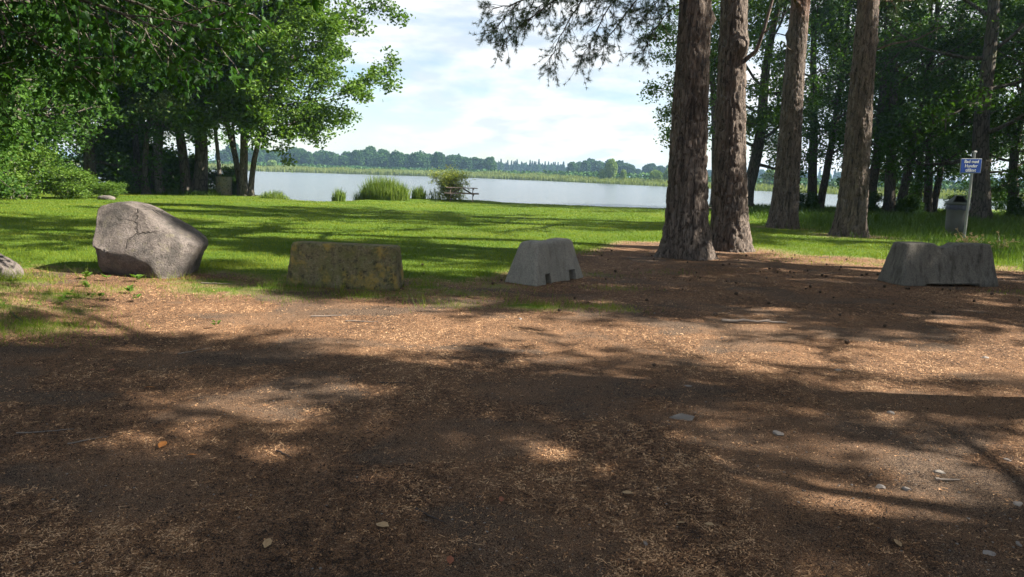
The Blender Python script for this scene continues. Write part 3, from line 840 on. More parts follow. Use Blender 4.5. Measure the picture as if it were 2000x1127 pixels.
# ------------------------------------------------------------------ maple at the left edge
def maple_leaf_mesh():
    ang = np.array([-90, -60, -35, -18, 5, 22, 48, 66, 90, 114, 132, 158, 175, 198, 215, 240])
    rad = np.array([.12, .38, .34, .55, .36, .62, .36, .60, 1.0, .60, .36, .62, .36, .55, .34, .38])
    a = np.radians(ang)
    v = np.stack([np.cos(a) * rad * .75, np.sin(a) * rad * .75 + .15, -.22 * (np.abs(np.cos(a)) * rad) ** 1.3], -1)
    v = np.vstack([[[0, .1, .03]], v])
    n = len(a)
    f = np.stack([np.zeros(n, int), 1 + np.arange(n), 1 + (np.arange(n) + 1) % n], -1)
    return v, f
mv, mf = maple_leaf_mesh()
mleaf_me = mesh_np("maple_leaf", mv, mf, False, {"rnd": ('FACE', np.full(len(mf), .55))})
mt_ = NT('maple_leaf_single')
mcol = mt_.ramp(mt_.objrand(), [(0, (0.012, 0.043, 0.006)), (.5, (0.021, 0.066, 0.009)), (1, (0.04, 0.095, 0.014))])
mt_.leaf(mcol, .42, mt_.mix(1.0, mcol, (1.3, 1.4, .5), 'MULTIPLY'), .4, .3)
M['maple_single'] = mt_.m
mleaf_me.materials.append(M['maple_single'])

rng = np.random.default_rng(77)
mx, my = -8.1, 9.5
maple = thing('maple_tree', 'maple at left picture edge, root flare in grass and boughs hanging overhead', 'tree', (mx, my, gz(mx, my)))
g = Geo()
tp = path(rng, (0, 0, -.2), dv(.0, .0), 14, 20, .03, .03)
rr = np.linspace(.42, .05, 21); 
zz = np.array([-.25, -.05, .1, .25, .45, .8]); 
tp = np.vstack([np.stack([zz * 0, zz * 0, zz], -1), tp[2:]])
rr = np.concatenate([[1.05, .92, .72, .6, .52, .46], rr[2:]])
g.tube(tp, rr, 28, flare=lambda th, t: 1 + (.16 * np.sin(4 * th + .6) + .1 * np.sin(7 * th)) * np.clip(1 - t * 4, .12, 1))
BOUGH_T = [((0, 0, 3.3), (4.35, -.75, 3.0), 5), ((0, 0, 3.4), (3.8, -1.0, 2.85), 5), ((0, 0, 3.0), (2.7, -.7, 2.55), 5), ((0, 0, 2.9), (2.0, -1.1, 2.45), 5), ((0, 0, 3.2), (2.2, .2, 2.7), 5), ((0, 0, 3.0), (1.4, -1.3, 2.5), 5), ((0, 0, 3.6), (4.7, -.3, 3.45), 5), ((0, 0, 3.3), (3.2, .5, 3.1), 5),
           ((0, 0, 2.8), (1.5, -.4, 2.4), 5), ((0, 0, 3.8), (3.8, -2.0, 3.7), 5), ((0, 0, 5.0), (-1, -3.5, 5.5), 4), ((0, 0, 5.5), (-3, 2.5, 6), 4), ((0, 0, 6), (2.5, 2.6, 6.8), 5), ((0, 0, 3.6), (1.6, 1.5, 3.2), 5)]
leafpts = []
for (a, b, n) in BOUGH_T:
    a = np.array(a, float); b = np.array(b, float)
    tt = np.linspace(0, 1, 12)[:, None]
    pp = a + (b - a) * tt + np.array([0, 0, .35]) * np.sin(tt * math.pi) + np.cumsum(rng.normal(0, .03, (12, 3)), 0)
    g.tube(pp, np.linspace(.06, .009, 12), 6)
    for j in range(18):
        t_ = .3 + .7 * (j + rng.uniform(0, 1)) / 16
        p, d = at_t(pp, min(t_, .99))
        sd = nrm(rot_dir(d, R(rng.uniform(25, 70)), rng.uniform(0, 6.28)) + np.array([0, 0, -.25]))
        sp = path(rng, p, sd, rng.uniform(.35, .95), 4, .15, -.06)
        g.tube(sp, np.linspace(.012, .004, 5), 3)
        for kx in range(22):
            q, _ = at_t(sp, rng.uniform(.15, 1))
            leafpts.append(q + rng.normal(0, .13, 3) + np.array([0, 0, -.08]))
for j in range(9000):       # upper crown out of view
    th = rng.uniform(0, 6.28); r_ = 6.6 * math.sqrt(rng.uniform(0, 1)); z = rng.uniform(4.7, 12) ** 1.0
    r_ *= min(1, (13 - z) / 5)
    leafpts.append(np.array([r_ * math.cos(th), r_ * math.sin(th), z]))
for j in range(34):
    th = rng.uniform(0, 6.28); z = rng.uniform(4.8, 11); L = rng.uniform(2.5, 6)
    pp = path(rng, (0, 0, z), dv(math.cos(th), math.sin(th), .5), L, 6, .12, .02)
    g.tube(pp, np.linspace(.06, .012, 7), 5)
tm = g.mesh("maple_trunk"); tm.materials.append(M['bark_dark'])
link('trunk', tm, None, maple)
leafpts = np.array(leafpts)
# leaves: each a lobed maple leaf with its own tilt
def leaf_frames(n, rng):
    ax = rng.normal(0, .7, (n, 3)); ax[:, 2] -= .9; ax = nrm(ax)
    nn = rng.normal(0, .6, (n, 3)); nn[:, 2] += .7
    bx = nrm(np.cross(ax, nn)); nz = np.cross(bx, ax)
    return bx, ax, nz
bx, ax, nz = leaf_frames(len(leafpts), rng)
sc_ = rng.uniform(.08, .135, len(leafpts)) * np.where(leafpts[:, 2] > 4.65, 2.4, 1.0)
# which leaves show singly in front of the grove and the sky
vis = (leafpts[:, 0] > 2.9) & (leafpts[:, 2] < 3.5) & (leafpts[:, 1] < 1.2)
idx = np.where(vis)[0][:300]
single = np.zeros(len(leafpts), bool); single[idx] = True
rest = np.where(~single)[0]
V = leafpts[rest][:, None, :] + (mv[None, :, 0:1] * bx[rest][:, None, :] + mv[None, :, 1:2] * ax[rest][:, None, :] + mv[None, :, 2:3] * nz[rest][:, None, :]) * sc_[rest][:, None, None]
F = mf[None] + (np.arange(len(rest)) * len(mv))[:, None, None]
cm = mesh_np("maple_crown", V.reshape(-1, 3), F.reshape(-1, 3), False, {"rnd": ('FACE', np.repeat(rng.random(len(rest)), len(mf)))})
cm.materials.append(M['leaf_maple'])
crown = link('crown', cm, None, maple)
for n_ in idx:
    m4 = Matrix((Vector(bx[n_]), Vector(ax[n_]), Vector(nz[n_]))).transposed().to_4x4()
    o = link('leaf', mleaf_me, None, maple)
    o.matrix_basis = Matrix.Translation(Vector(leafpts[n_])) @ m4 @ Matrix.Scale(sc_[n_], 4)

# ------------------------------------------------------------------ shore plants
def blades(rng, base, h, w, lean, bend=.5, seg=3):
    """curved blades: base (n,3), h (n,), w (n,) -> ribbon ending in a tip"""
    n = len(base)
    az = rng.uniform(0, 2 * np.pi, n); dirv = np.stack([np.cos(az), np.sin(az), 0 * az], -1)
    fa = rng.uniform(0, np.pi, n); side = np.stack([np.cos(fa), np.sin(fa), 0 * fa], -1) * (w[:, None] * .5)
    le = (lean * rng.uniform(.2, 1.2, n))[:, None]
    V = []
    for s_ in range(seg):
        t_ = s_ / seg
        c = base + U * (h[:, None] * t_ * (1 - .25 * le * t_)) + dirv * (h[:, None] * le * (t_ ** (1 + bend)))
        V += [c - side * (1 - .45 * t_), c + side * (1 - .45 * t_)]
    V.append(base + U * (h[:, None] * (1 - .25 * le)) + dirv * (h[:, None] * le))
    k = len(V)
    v = np.stack(V, 1).reshape(-1, 3)
    o = (np.arange(n) * k)[:, None]
    q = [o + np.array([[2 * s_, 2 * s_ + 1, 2 * s_ + 3, 2 * s_ + 2]]) for s_ in range(seg - 1)]
    tr = o + np.array([[2 * seg - 2, 2 * seg - 1, 2 * seg]])
    faces = ([np.concatenate(q)] if q else []) + [tr]
    nf = sum(len(f) for f in faces)
    r1 = rng.random(n)
    rn = np.concatenate([np.tile(r1, seg - 1), r1]) if seg > 1 else r1
    return v, faces, rn

def reed_clump(name, label, x, y, rx, ry, h, n, seed, mat='reed', cat='reeds', w=.028, lean=.35):
    rng = np.random.default_rng(seed)
    a = rng.uniform(0, 6.28, n); r = np.sqrt(rng.uniform(0, 1, n))
    bx_ = x + rx * r * np.cos(a); by_ = y + ry * r * np.sin(a)
    hh = h * (1 - .45 * r ** 2) * rng.uniform(.55, 1.1, n)
    b = np.stack([bx_ - x, by_ - y, np.maximum(ground_z(bx_, by_), WATER_Z) - .03], -1)
    v, f, rn = blades(rng, b, hh, np.full(n, w) * rng.uniform(.6, 1.3, n), lean)
    me = mesh_np(name, v, f, False, {"rnd": ('FACE', rn)})
    return tag(link(name, me, M[mat], None, (x, y, 0)), label, cat)
reed_clump('reed_clump', 'large bushy clump of bright green reeds left of picnic table', -7.25, 39.4, 1.5, .8, 1.55, 2600, 41)
reed_clump('reed_clump', 'small round reed tuft standing in water, leftmost of the three', -8.75, 35.9, .34, .3, .8, 420, 42)
reed_clump('reed_clump', 'small round reed tuft between big clump and willow bush', -5.6, 42.0, .42, .3, .95, 460, 43)
reed_clump('reed_clump', 'low fringe of waterside grass right of the leaning alder', -12.3, 37.2, .9, .5, .55, 500, 44)
put_tree('willow', 'willow_bush', 'yellow green willow bush directly behind the picnic table', -3.75, 42.6, .6, 1.0, cat='bush', trunk='stems')
reed_clump('waterside_weed', 'sparse dark weed stalks at water left of willow bush', -4.75, 42.7, .45, .3, 1.0, 60, 45, 'grass_tall', 'weeds', .03, .5)

# reeds along the far bank: nobody could count them
rng = np.random.default_rng(50)
n = 42000
xs = np.concatenate([rng.uniform(-190, 120, n), rng.uniform(-420, 320, 5000)])
off = rng.uniform(-7, 12, len(xs)) * (1 + .4 * vnoise(xs * .03, xs * 0, 61))
ys = farshore(xs) + off
dist = np.hypot(xs, ys)
hgt = (1.25 + 1.2 * sstep(180, 320, dist)) * rng.uniform(.7, 1.15, len(xs)) * (.75 + .5 * vnoise(xs * .12, ys * .12, 66))
b = np.stack([xs, ys, np.maximum(ground_z(xs, ys), WATER_Z) - .05], -1)
v, f, rn = blades(rng, b, hgt, np.clip(dist * .00085, .1, .34), .25, .5, 2)
tag(link('reed_bed', mesh_np("reed_bed", v, f, False, {"rnd": ('FACE', rn)}), M['reed_far']), 'long pale green reed bed along the far shore', 'reeds', None, 'stuff')

# ------------------------------------------------------------------ far shore trees
def far_tree(seed, h, r, n, ls, spruce=False):
    rng = np.random.default_rng(seed)
    if spruce:
        t_ = rng.uniform(0, 1, n) ** .8; a = rng.uniform(0, 6.28, n)
        rr_ = r * (1 - t_) * rng.uniform(.45, 1.05, n) * (.8 + .3 * np.sin(t_ * 60))
        c = np.stack([rr_ * np.cos(a), rr_ * np.sin(a), .06 * h + .94 * h * t_], -1)
    else:
        d = nrm(rng.normal(0, 1, (n, 3)))
        lum = .62 + .75 * (fbm3(d * 2.6 + seed * 3.1, seed, 3) - .25)
        rad = lum * rng.uniform(.72, 1.03, n)
        c = d * rad[:, None] * np.array([r, r, h * .48]) + np.array([0, 0, h * .53])
        c = c[c[:, 2] > .25]
    v, q, rn = leaf_quads(rng, c, ls, None, .1, .8, .9)
    g_ = Geo(); g_.tube(np.array([(0, 0, -.6), (0, 0, h * .3), (0, 0, h * .7)]), np.array([.03 * h * .6, .02 * h * .6, .01]), 6)
    return g_.mesh("far_trunk"), mesh_np("far_crown", v, q, False, {"rnd": ('FACE', rn)})
FAR = []
for s_ in range(5):
    a, b_ = far_tree(200 + s_, 13.5 + s_ * .6, 5.0 + .5 * (s_ % 3), 2600, 1.05)
    a.materials.append(M['bark_dark']); b_.materials.append(M['leaf_far']); FAR.append((a, b_))
SPR = []
for s_ in range(2):
    a, b_ = far_tree(220 + s_, 16 + s_ * 1.2, 3.6, 1500, 1.3, True)
    a.materials.append(M['bark_dark']); b_.materials.append(M['needle_spruce']); SPR.append((a, b_))
PAL = []
for s_ in range(2):
    a, b_ = far_tree(230 + s_, 4.6, 3.4, 1400, .5)
    a.materials.append(M['bark_grey']); b_.materials.append(M['leaf_farpale']); PAL.append((a, b_))
def put_far(pool, i, name, label, grp, x, y, s, rz, sz=None, cat='tree'):
    e = thing(name, label, cat, (x, y, gz(x, y)), rz, grp, scale=(s, s, sz or s))
    link('trunk', pool[i][0], None, e); link('crown', pool[i][1], None, e)
rng = np.random.default_rng(61)
def bearing(px): return (px - 1000) / 1400.0 * 1.012
k = 0
for px in np.arange(440, 965, 5.8):      # dark broadleaf wood on the far left shore
    px = px + rng.normal(0, 4)
    d = 400 + (960 - px) * .12 + rng.uniform(-15, 45)
    s = (.97 - .2 * max(0, (px - 850) / 110)) * rng.uniform(.72, 1.0)
    if 700 < px < 790: s *= 1.06
    put_far(FAR, k % 5, 'broadleaf_tree', 'dark broadleaf tree in the wood on the far left shore', 'far left shore wood', d * bearing(px), d, s, k * 1.7, s * rng.uniform(.95, 1.05)); k += 1
for px in np.arange(955, 1130, 3.0):     # blue spruces further off
    px = px + rng.normal(0, 1.5); d = rng.uniform(640, 720); s = rng.uniform(.66, .82)
    put_far(SPR if k % 3 else [FAR[i_] for i_ in (1, 3)], k % 2, 'spruce_tree', 'distant bluish spruce in the low forest across the lake', 'distant spruce forest', d * bearing(px), d, s, k * 1.3); k += 1
for px in np.arange(1105, 1320, 8.5):
    px = px + rng.normal(0, 3); d = rng.uniform(430, 500); s = rng.uniform(.5, .78) * (1.12 if px < 1215 else .9)
    put_far(FAR, k % 5, 'broadleaf_tree', 'dark broadleaf tree in the wood across the lake near the pines', 'far right shore wood', d * bearing(px), d, s, k * 1.9); k += 1
for px in np.arange(1315, 2150, 9):      # seen between the right hand trunks
    px = px + rng.normal(0, 3); d = rng.uniform(520, 640); s = rng.uniform(.55, .8)
    put_far(FAR if rng.random() < .5 else SPR, k % 2, 'distant_tree', 'distant blue tree glimpsed between the right hand trunks', 'far trees behind right grove', d * bearing(px), d, s, k * 1.1); k += 1
for (px, d, s, lb) in [(535, 335, 1.05, 'round pale bush alone in the reeds behind the left alders'), (1022, 300, .55, 'small pale bush left of the distant house'), (1045, 290, .62, 'small pale bush right of the distant house'), (1064, 288, .5, 'low pale bush right of the far spruces'),
                       (1182, 255, .95, 'tall narrow pale bush rising from the far reeds'), (1165, 250, .55, 'low pale shrub left of the tall narrow bush'), (1205, 245, .5, 'low pale shrub right of the tall narrow bush'),
                       (1268, 232, .95, 'wide pale bush in reeds left of nearest pine'), (1296, 228, 1.1, 'pale bush at far shore touching the nearest pine'), (1232, 240, .35, 'tiny pale shrub between the wide bushes'), (925, 345, .35, 'tiny pale shrub above reeds right of picnic table'), (955, 335, .4, 'small pale shrub in reeds below the wood end'),
                       (1490, 205, 1.2, 'pale rounded bush seen right of the second pine')]:
    y = max(d, float(farshore(np.array([d * bearing(px)]))[0]) + 6); x = y * bearing(px)
    sz = s * 1.9 if 'narrow' in lb else s
    put_far(PAL, k % 2, 'pale_bush', lb, None, x, y, s * .8, k, sz, 'bush'); k += 1
rng = np.random.default_rng(66)
ux_ = np.concatenate([rng.uniform(-230, 40, 16000), rng.uniform(40, 420, 12000)])
uy_ = farshore(ux_) + np.where(ux_ > 40, 40, 26) + rng.uniform(0, 34, len(ux_))
uz_ = ground_z(ux_, uy_) + rng.uniform(0, 1, len(ux_)) ** 1.4 * (1.6 + 2.6 * fbm(ux_ * .06, uy_ * .06, 5))
v, q, rn = leaf_quads(rng, np.stack([ux_, uy_, uz_], -1), 1.5, None, .1, .6, .9)
tag(link('far_undergrowth', mesh_np('far_undergrowth', v, q, False, {"rnd": ('FACE', rn)}), M['leaf_far']), 'dark undergrowth along the foot of the far wood', 'undergrowth', None, 'stuff')
# small house among the bushes
hx, hy = 372 * bearing(1016), 372
hz = gz(hx, hy)
house = thing('farmhouse', 'tiny grey farmhouse roof among bushes on the far shore', 'house', (hx, hy, hz), .15, scale=.62)
t = NT('house_wall'); t.pbr(t.mix(t.noise(2), (.10, .10, .09), (.14, .13, .12)), .9); M['house_wall'] = t.m
t = NT('house_roof'); t.pbr(t.mix(t.noise(3), (.07, .066, .07), (.10, .095, .098)), .8); M['house_roof'] = t.m
link('wall', bm_mesh('wall', box_arr(8, 5, 2.6, (0, 0, 1.3))), M['house_wall'], house)
rv = np.array([(-4.4, -3, 2.55), (4.4, -3, 2.55), (4.4, 3, 2.55), (-4.4, 3, 2.55), (-4.4, 0, 4.6), (4.4, 0, 4.6)])
me = mesh_np('roof', rv, [np.array([(0, 1, 5, 4), (2, 3, 4, 5), (0, 3, 2, 1)]), np.array([(0, 4, 3), (1, 2, 5)])])
link('roof', me, M['house_roof'], house)

# ------------------------------------------------------------------ boulder
def boulder_mesh(prof, D, seed, sub=6, e=.55, rough=.03):
    bm = bmesh.new(); bmesh.ops.create_icosphere(bm, subdivisions=sub, radius=1.0)
    v = np.array([x.co[:] for x in bm.verts])
    prof = np.array(prof, float); c = prof.mean(0)
    pa = np.arctan2(prof[:, 1] - c[1], prof[:, 0] - c[0])
    th = np.arctan2(v[:, 2], v[:, 0])
    # ray / polygon distance, softened
    res = np.full(len(v), 9.0)
    m = len(prof)
    for i_ in range(m):
        a, b = prof[i_] - c, prof[(i_ + 1) % m] - c
        nrm_ = np.array([b[1] - a[1], -(b[0] - a[0])]); nrm_ = nrm_ / np.hypot(*nrm_)
        dd = nrm_ @ a
        if dd < 0: nrm_, dd = -nrm_, -dd
        cosv = np.cos(th) * nrm_[0] + np.sin(th) * nrm_[1]
        t_ = np.where(cosv > 1e-3, dd / np.maximum(cosv, 1e-3), 9.0)
        res = -np.log(np.exp(-np.minimum(res, 9) * 26) + np.exp(-np.minimum(t_, 9) * 26)) / 26
    lat = np.hypot(v[:, 0], v[:, 2])
    f = lat ** e
    y = np.sign(v[:, 1]) * np.abs(v[:, 1]) ** .8 * D
    p = np.stack([c[0] + np.cos(th) * res * f, y, c[1] + np.sin(th) * res * f], -1)
    nr = nrm(p - np.array([c[0], 0, c[1]]))
    p = p + nr * ((fbm3(p * 1.7 + seed, seed, 2) - .5) * .10 + (fbm3(p * 5 + seed, seed + 4, 4) - .5) * rough * 1.6)[:, None]
    ridg = np.abs(fbm3(p * 2.3 + 9, seed + 8, 3) - .5)
    p = p - nr * (np.clip(.02 - ridg, 0, 1) * .6)[:, None]
    return bm, p
BP = [(-.80, 1.0), (-.70, 1.06), (-.38, 1.10), (-.02, 1.0), (.36, .80), (.62, .66), (.80, .46), (.72, .28), (.56, -.08), (-.55, -.08), (-.78, .02), (-.82, .3)]
bm, p = boulder_mesh(BP, .6, 3, 6, .38)
# ledge low on the front left: lower part steps back
fr = (p[:, 1] < 0)
led = sstep(.48, .40, p[:, 2] + .55 * np.clip(p[:, 0] + .1, 0, 2) + .08 * (fbm3(p * 4, 5, 2) - .5)) * sstep(.1, -.15, p[:, 0] - .05)
p[:, 1] = p[:, 1] + np.where(fr, led * .16, 0)
p[:, 1] = p[:, 1] + .22 * sstep(.35, 1.1, p[:, 2])              # upper part leans back
p[:, 1] = p[:, 1] - .25 * np.clip(p[:, 0] + .3, -.6, .4) * (p[:, 1] < .2) * .6
for nrm_, d_, k_ in [((-.1, -.86, .5), .60, .85), ((.55, -.8, .1), .62, .8), ((-.25, -.9, -.35), .36, .7), ((.5, -.2, .84), .80, .6), ((-.9, -.35, .1), .82, .8), ((.2, -.75, .63), .70, .6)]:
    nv = np.array(nrm_) / np.linalg.norm(nrm_)
    wob_ = .05 * (fbm3(p * 3 + d_ * 9, 13, 3) - .5)
    ex_ = np.maximum(0, p @ nv - d_ + wob_)
    p = p - nv * (ex_ * min(1, k_ + .15))[:, None]
nr_ = nrm(p - np.array([0, 0, .5]))
p = p + nr_ * ((fbm3(p * 9, 19, 4) - .5) * .045 + (fbm3(p * 26, 23, 3) - .5) * .014)[:, None]
for q_, w_ in zip(bm.verts, p): q_.co = w_
t = NT('granite')
gsp = t.noise(70, 4, .7)
base = t.ramp(t.noise(3.0, 5, .6), [(.3, (.10, .083, .072)), (.5, (.17, .142, .124)), (.72, (.27, .228, .20))])
base = t.mix(t.ramp(gsp, [(.36, .75), (.52, 0.0)]), base, (.09, .075, .068))
base = t.mix(t.ramp(gsp, [(.56, 0.0), (.72, .7)]), base, (.30, .255, .23))
base = t.mix(t.ramp(t.noise(1.7, 6, .7), [(.46, 0.0), (.6, .8)]), base, (.055, .05, .045))
base = t.mix(t.ramp(t.noise(9, 5, .7), [(.56, 0.0), (.68, .6)]), base, (.17, .15, .10))
cw = t.n.new("ShaderNodeMixRGB"); cw.inputs[0].default_value = .22; t.l.new(t.tc, cw.inputs[1])
cn_ = t.n.new("ShaderNodeTexNoise"); t.l.new(t.tc, cn_.inputs["Vector"]); cn_.inputs["Scale"].default_value = 3.5; cn_.inputs["Detail"].default_value = 5; t.l.new(cn_.outputs["Color"], cw.inputs[2])
ck = t.math('MAXIMUM', t.ramp(t.voronoi(2.6, cw.outputs[0], 'DISTANCE_TO_EDGE'), [(0.0, 0.0), (.03, 1.0)]), t.ramp(t.noise(1.4, 3), [(.36, 0.0), (.46, 1.0)]))
base = t.mix(ck, (.055, .047, .04), base)
hgt_ = t.math('ADD', t.math('ADD', t.math('MULTIPLY', gsp, .5), t.math('MULTIPLY', ck, .6)), t.math('MULTIPLY', t.noise(11, 8, .72), .8))
t.pbr(base, .9, t.bump(hgt_, 1.0, .05), .2)
M['granite'] = t.m
bo_ = link('boulder', bm_mesh('boulder', bm, True), M['granite'], None, (-5.28, 10.4, gz(-5.2, 10.2) - .02), (0, 0, .05), (.93, 1, .97))
tag(bo_, 'large pinkish grey granite boulder left of the mossy concrete block', 'boulder')
bm, p = boulder_mesh([(-.6, -.1), (-.6, .4), (-.25, .5), (.1, .36), (.42, .17), (.5, .02), (.45, -.12)], .42, 21, 5, .5, .03)
p = p + nrm(p)* ((fbm3(p * 9, 29, 4) - .5) * .06)[:, None]
for q_, w_ in zip(bm.verts, p): q_.co = w_
tag(link('rock', bm_mesh('rock', bm, True), M['granite'], None, (-6.98, 9.15, gz(-6.8, 9.15) - .04), None, 1.12), 'grey rock with grass round it, cut by the left picture edge', 'rock')
# flat pale stone by the bush
bm, p = boulder_mesh([(-.35, 0), (-.3, .14), (0, .2), (.3, .13), (.36, 0), (0, -.08)], .25, 12, 4, .6, .02)
for q_, w_ in zip(bm.verts, p): q_.co = w_
tag(link('flat_stone', bm_mesh('flat_stone', bm, True), M['granite'], None, (-17.35, 30.6, gz(-17.35, 30.6))), 'flat pale stone on the lawn beside the bright bush', 'stone')

# ------------------------------------------------------------------ concrete blocks
def concrete_block(L0, L1, W0, W1, H, notch=(0, .2), groove=0.0, seed=1, rnd=.035, chips=.008, nlen=72, feet=0.0):
    """tapered block: L0/W0 at the bottom, L1/W1 on top. Superellipse rings from bottom to top, then a closed cap."""
    def ring(a, b, n=nlen * 2, pw=14):
        th = np.linspace(0, 2 * np.pi, n, endpoint=False)
        # walk the rectangle perimeter with rounded corners
        c, s_ = np.cos(th), np.sin(th)
        u = np.sign(c) * np.abs(c) ** (2 / pw); w = np.sign(s_) * np.abs(s_) ** (2 / pw)
        return u, w
    # even parameterisation round the rectangle
    n1, n2 = 60, 22
    ux = np.concatenate([np.linspace(-1, 1, n1, endpoint=False), np.full(n2, 1.0), np.linspace(1, -1, n1, endpoint=False), np.full(n2, -1.0)])
    uy = np.concatenate([np.full(n1, -1.0), np.linspace(-1, 1, n2, endpoint=False), np.full(n1, 1.0), np.linspace(1, -1, n2, endpoint=False)])
    n = len(ux)
    zs = np.concatenate([[0, .012, .035], np.linspace(.06, H - .06, 26), [H - .035, H - .02, H - .008, H]])
    V = []
    for z in zs:
        t_ = z / H
        a, b = (L0 + (L1 - L0) * t_) / 2, (W0 + (W1 - W0) * t_) / 2
        ins = 0
        if z > H - rnd: ins = rnd - math.sqrt(max(0, rnd ** 2 - (z - H + rnd) ** 2))
        if z < .02: ins = .012
        a -= ins; b -= ins
        x, y = ux * a, uy * b
        # rounded vertical corners
        rc = .05
        ox, oy = np.abs(x) - (a - rc), np.abs(y) - (b - rc)
        m = (ox > 0) & (oy > 0)
        dd = np.hypot(ox, oy); mx_ = np.maximum(ox, oy)
        k_ = np.where(m & (dd > 1e-6), mx_ / np.maximum(dd, 1e-6), 1.0)
        x = np.where(m, np.sign(x) * ((a - rc) + ox * k_), x); y = np.where(m, np.sign(y) * ((b - rc) + oy * k_), y)
        if groove: y = y * (1 - groove * np.exp(-(x / (.17 * L0)) ** 4) * (np.abs(uy) > .99))
        V.append(np.stack([x, y, np.full(n, z)], -1))
    V = np.array(V)
    nz_ = len(zs)
    # caps: shrink rows to the centre line
    top = [V[-1] * np.array([1, f, 1]) + 0 for f in (.66, .33, 0.0)]
    bot = [V[0] * np.array([1, f, 1]) + 0 for f in (0.0, .5)]
    A = np.concatenate([np.array(bot), V, np.array(top)])
    if notch[0]:
        w = sstep(notch[1], notch[1] * .38, np.abs(A[..., 0] + .02))
        A[..., 2] = A[..., 2] - notch[0] * w * sstep(.72 * H, H, A[..., 2])
    if feet:
        w = sstep(L0 * .30, L0 * .26, np.abs(A[..., 0] - .02))
        A[..., 2] = A[..., 2] + feet * w * sstep(.10, .0, A[..., 2])
    P = A.reshape(-1, 3)
    d = (fbm3(P * 3 + seed, seed, 3) - .5) * .018 + (fbm3(P * 14 + seed, seed + 3, 3) - .5) * chips * 2
    nr = nrm(P * np.array([.4, 1, .3]) - np.array([0, 0, .1]))
    P = P + nr * d[:, None]
    R_ = len(A)
    i_ = np.arange(R_ - 1)[:, None] * n; j = np.arange(n)[None, :]; j2 = (j + 1) % n
    q = np.stack([i_ + j, i_ + j2, i_ + n + j2, i_ + n + j], -1).reshape(-1, 4)
    return P, q
def weld(me, d=1e-4):
    bm = bmesh.new(); bm.from_mesh(me); bmesh.ops.remove_doubles(bm, verts=bm.verts, dist=d)
    bmesh.ops.recalc_face_normals(bm, faces=bm.faces)
    bm.to_mesh(me); bm.free()
    me.polygons.foreach_set("use_smooth", np.ones(len(me.polygons), bool))

def concrete(name, c0, c1, moss=0.0, dark=.4, streak=.5, lich=(.30, .20, .05)):
    t = NT(name)
    f = t.noise(60, 5, .7); big = t.noise(2.6, 5, .6)
    col = t.mix(big, c0, c1)
    col = t.mix(t.ramp(f, [(.35, .6), (.55, 0.0)]), col, tuple(.4 * x for x in c0))
    col = t.mix(t.ramp(t.noise(5, 6, .7, vec=t.mapping((2.2, 2.2, .35))), [(.48, 0.0), (.7, streak)]), col, tuple(.3 * x for x in c0))
    col = t.mix(t.ramp(t.noise(4, 5, .7, vec=t.mapping((3, 3, .4), (0, 0, .6))), [(.6, 0.0), (.75, streak * .6)]), col, tuple(min(1, 1.35 * x) for x in c1))
    if moss:
        col = t.mix(t.ramp(t.noise(7, 6, .75), [(.40, 0.0), (.62, moss)]), col, (.10, .105, .032))
        col = t.mix(t.ramp(t.noise(3.3, 6, .72), [(.52, 0.0), (.62, moss)]), col, lich)
        col = t.mix(t.ramp(t.noise(26, 4, .7), [(.55, 0.0), (.66, .6)]), col, (.20, .20, .12))
        col = t.mix(t.ramp(t.noise(11, 6, .75), [(.52, 0.0), (.64, .8)]), col, (.025, .025, .02))
    pits = t.ramp(t.voronoi(38), [(.0, 0.0), (.22, 1.0)])
    h = t.math('ADD', t.math('MULTIPLY', f, .5), t.math('ADD', t.math('MULTIPLY', pits, .25), t.math('MULTIPLY', t.noise(14, 4), .5)))
    t.pbr(col, .93, t.bump(h, .7, .02), .15)
    return t.m
M['concrete_moss'] = concrete('concrete_moss', (.145, .12, .07), (.24, .195, .11), .8, .4, .6)
M['concrete_pale'] = concrete('concrete_pale', (.21, .192, .16), (.33, .30, .25), 0.0, .2, .4)
M['concrete_dark'] = concrete('concrete_dark', (.11, .10, .083), (.205, .188, .158), .0, .4, .85, (.16, .155, .12))

P, q = concrete_block(1.56, 1.44, .52, .34, .605, seed=3, chips=.014)
me = mesh_np('mossy_block', P, q, True); weld(me)
tag(link('concrete_block', me, M['concrete_moss'], None, (-2.31, 9.86, gz(-2.3, 9.7) - .015), (R(-1), R(.4), R(-3.5))), 'dark mossy concrete block with yellow lichen right of the boulder', 'concrete block')

P, q = concrete_block(1.45, 1.05, .62, .30, .66, (.02, .22), .26, seed=5, rnd=.06)
me = mesh_np('pale_block', P, q, True); weld(me)
blk = link('concrete_block', me, M['concrete_pale'], None, (.52, 11.15, gz(.5, 11.1) - .02), (0, 0, R(55)))
cuts = []
for sx in (-.36, .36):
    c = link('cutter', bm_mesh('cutter', box_arr(.17, .26, .17, (sx, -.30, .10))), None, None, blk.location, blk.rotation_euler)
    cuts.append(c)
bpy.context.view_layer.update()
apply_boolean(blk, cuts)
tag(blk, 'pale grey concrete block seen end-on, with two square holes at its foot', 'concrete block')
P, q = concrete_block(1.84, 1.62, .68, .32, .71, (.065, .27), 0.0, seed=8, chips=.012, rnd=.03, feet=.055)
me = mesh_np('notched_block', P, q, True); weld(me)
tag(link('concrete_block', me, M['concrete_dark'], None, (7.2, 12.05, gz(7.0, 11.8) - .02), (0, 0, R(10))), 'dark grey concrete block with notched top, rightmost of the three', 'concrete block')

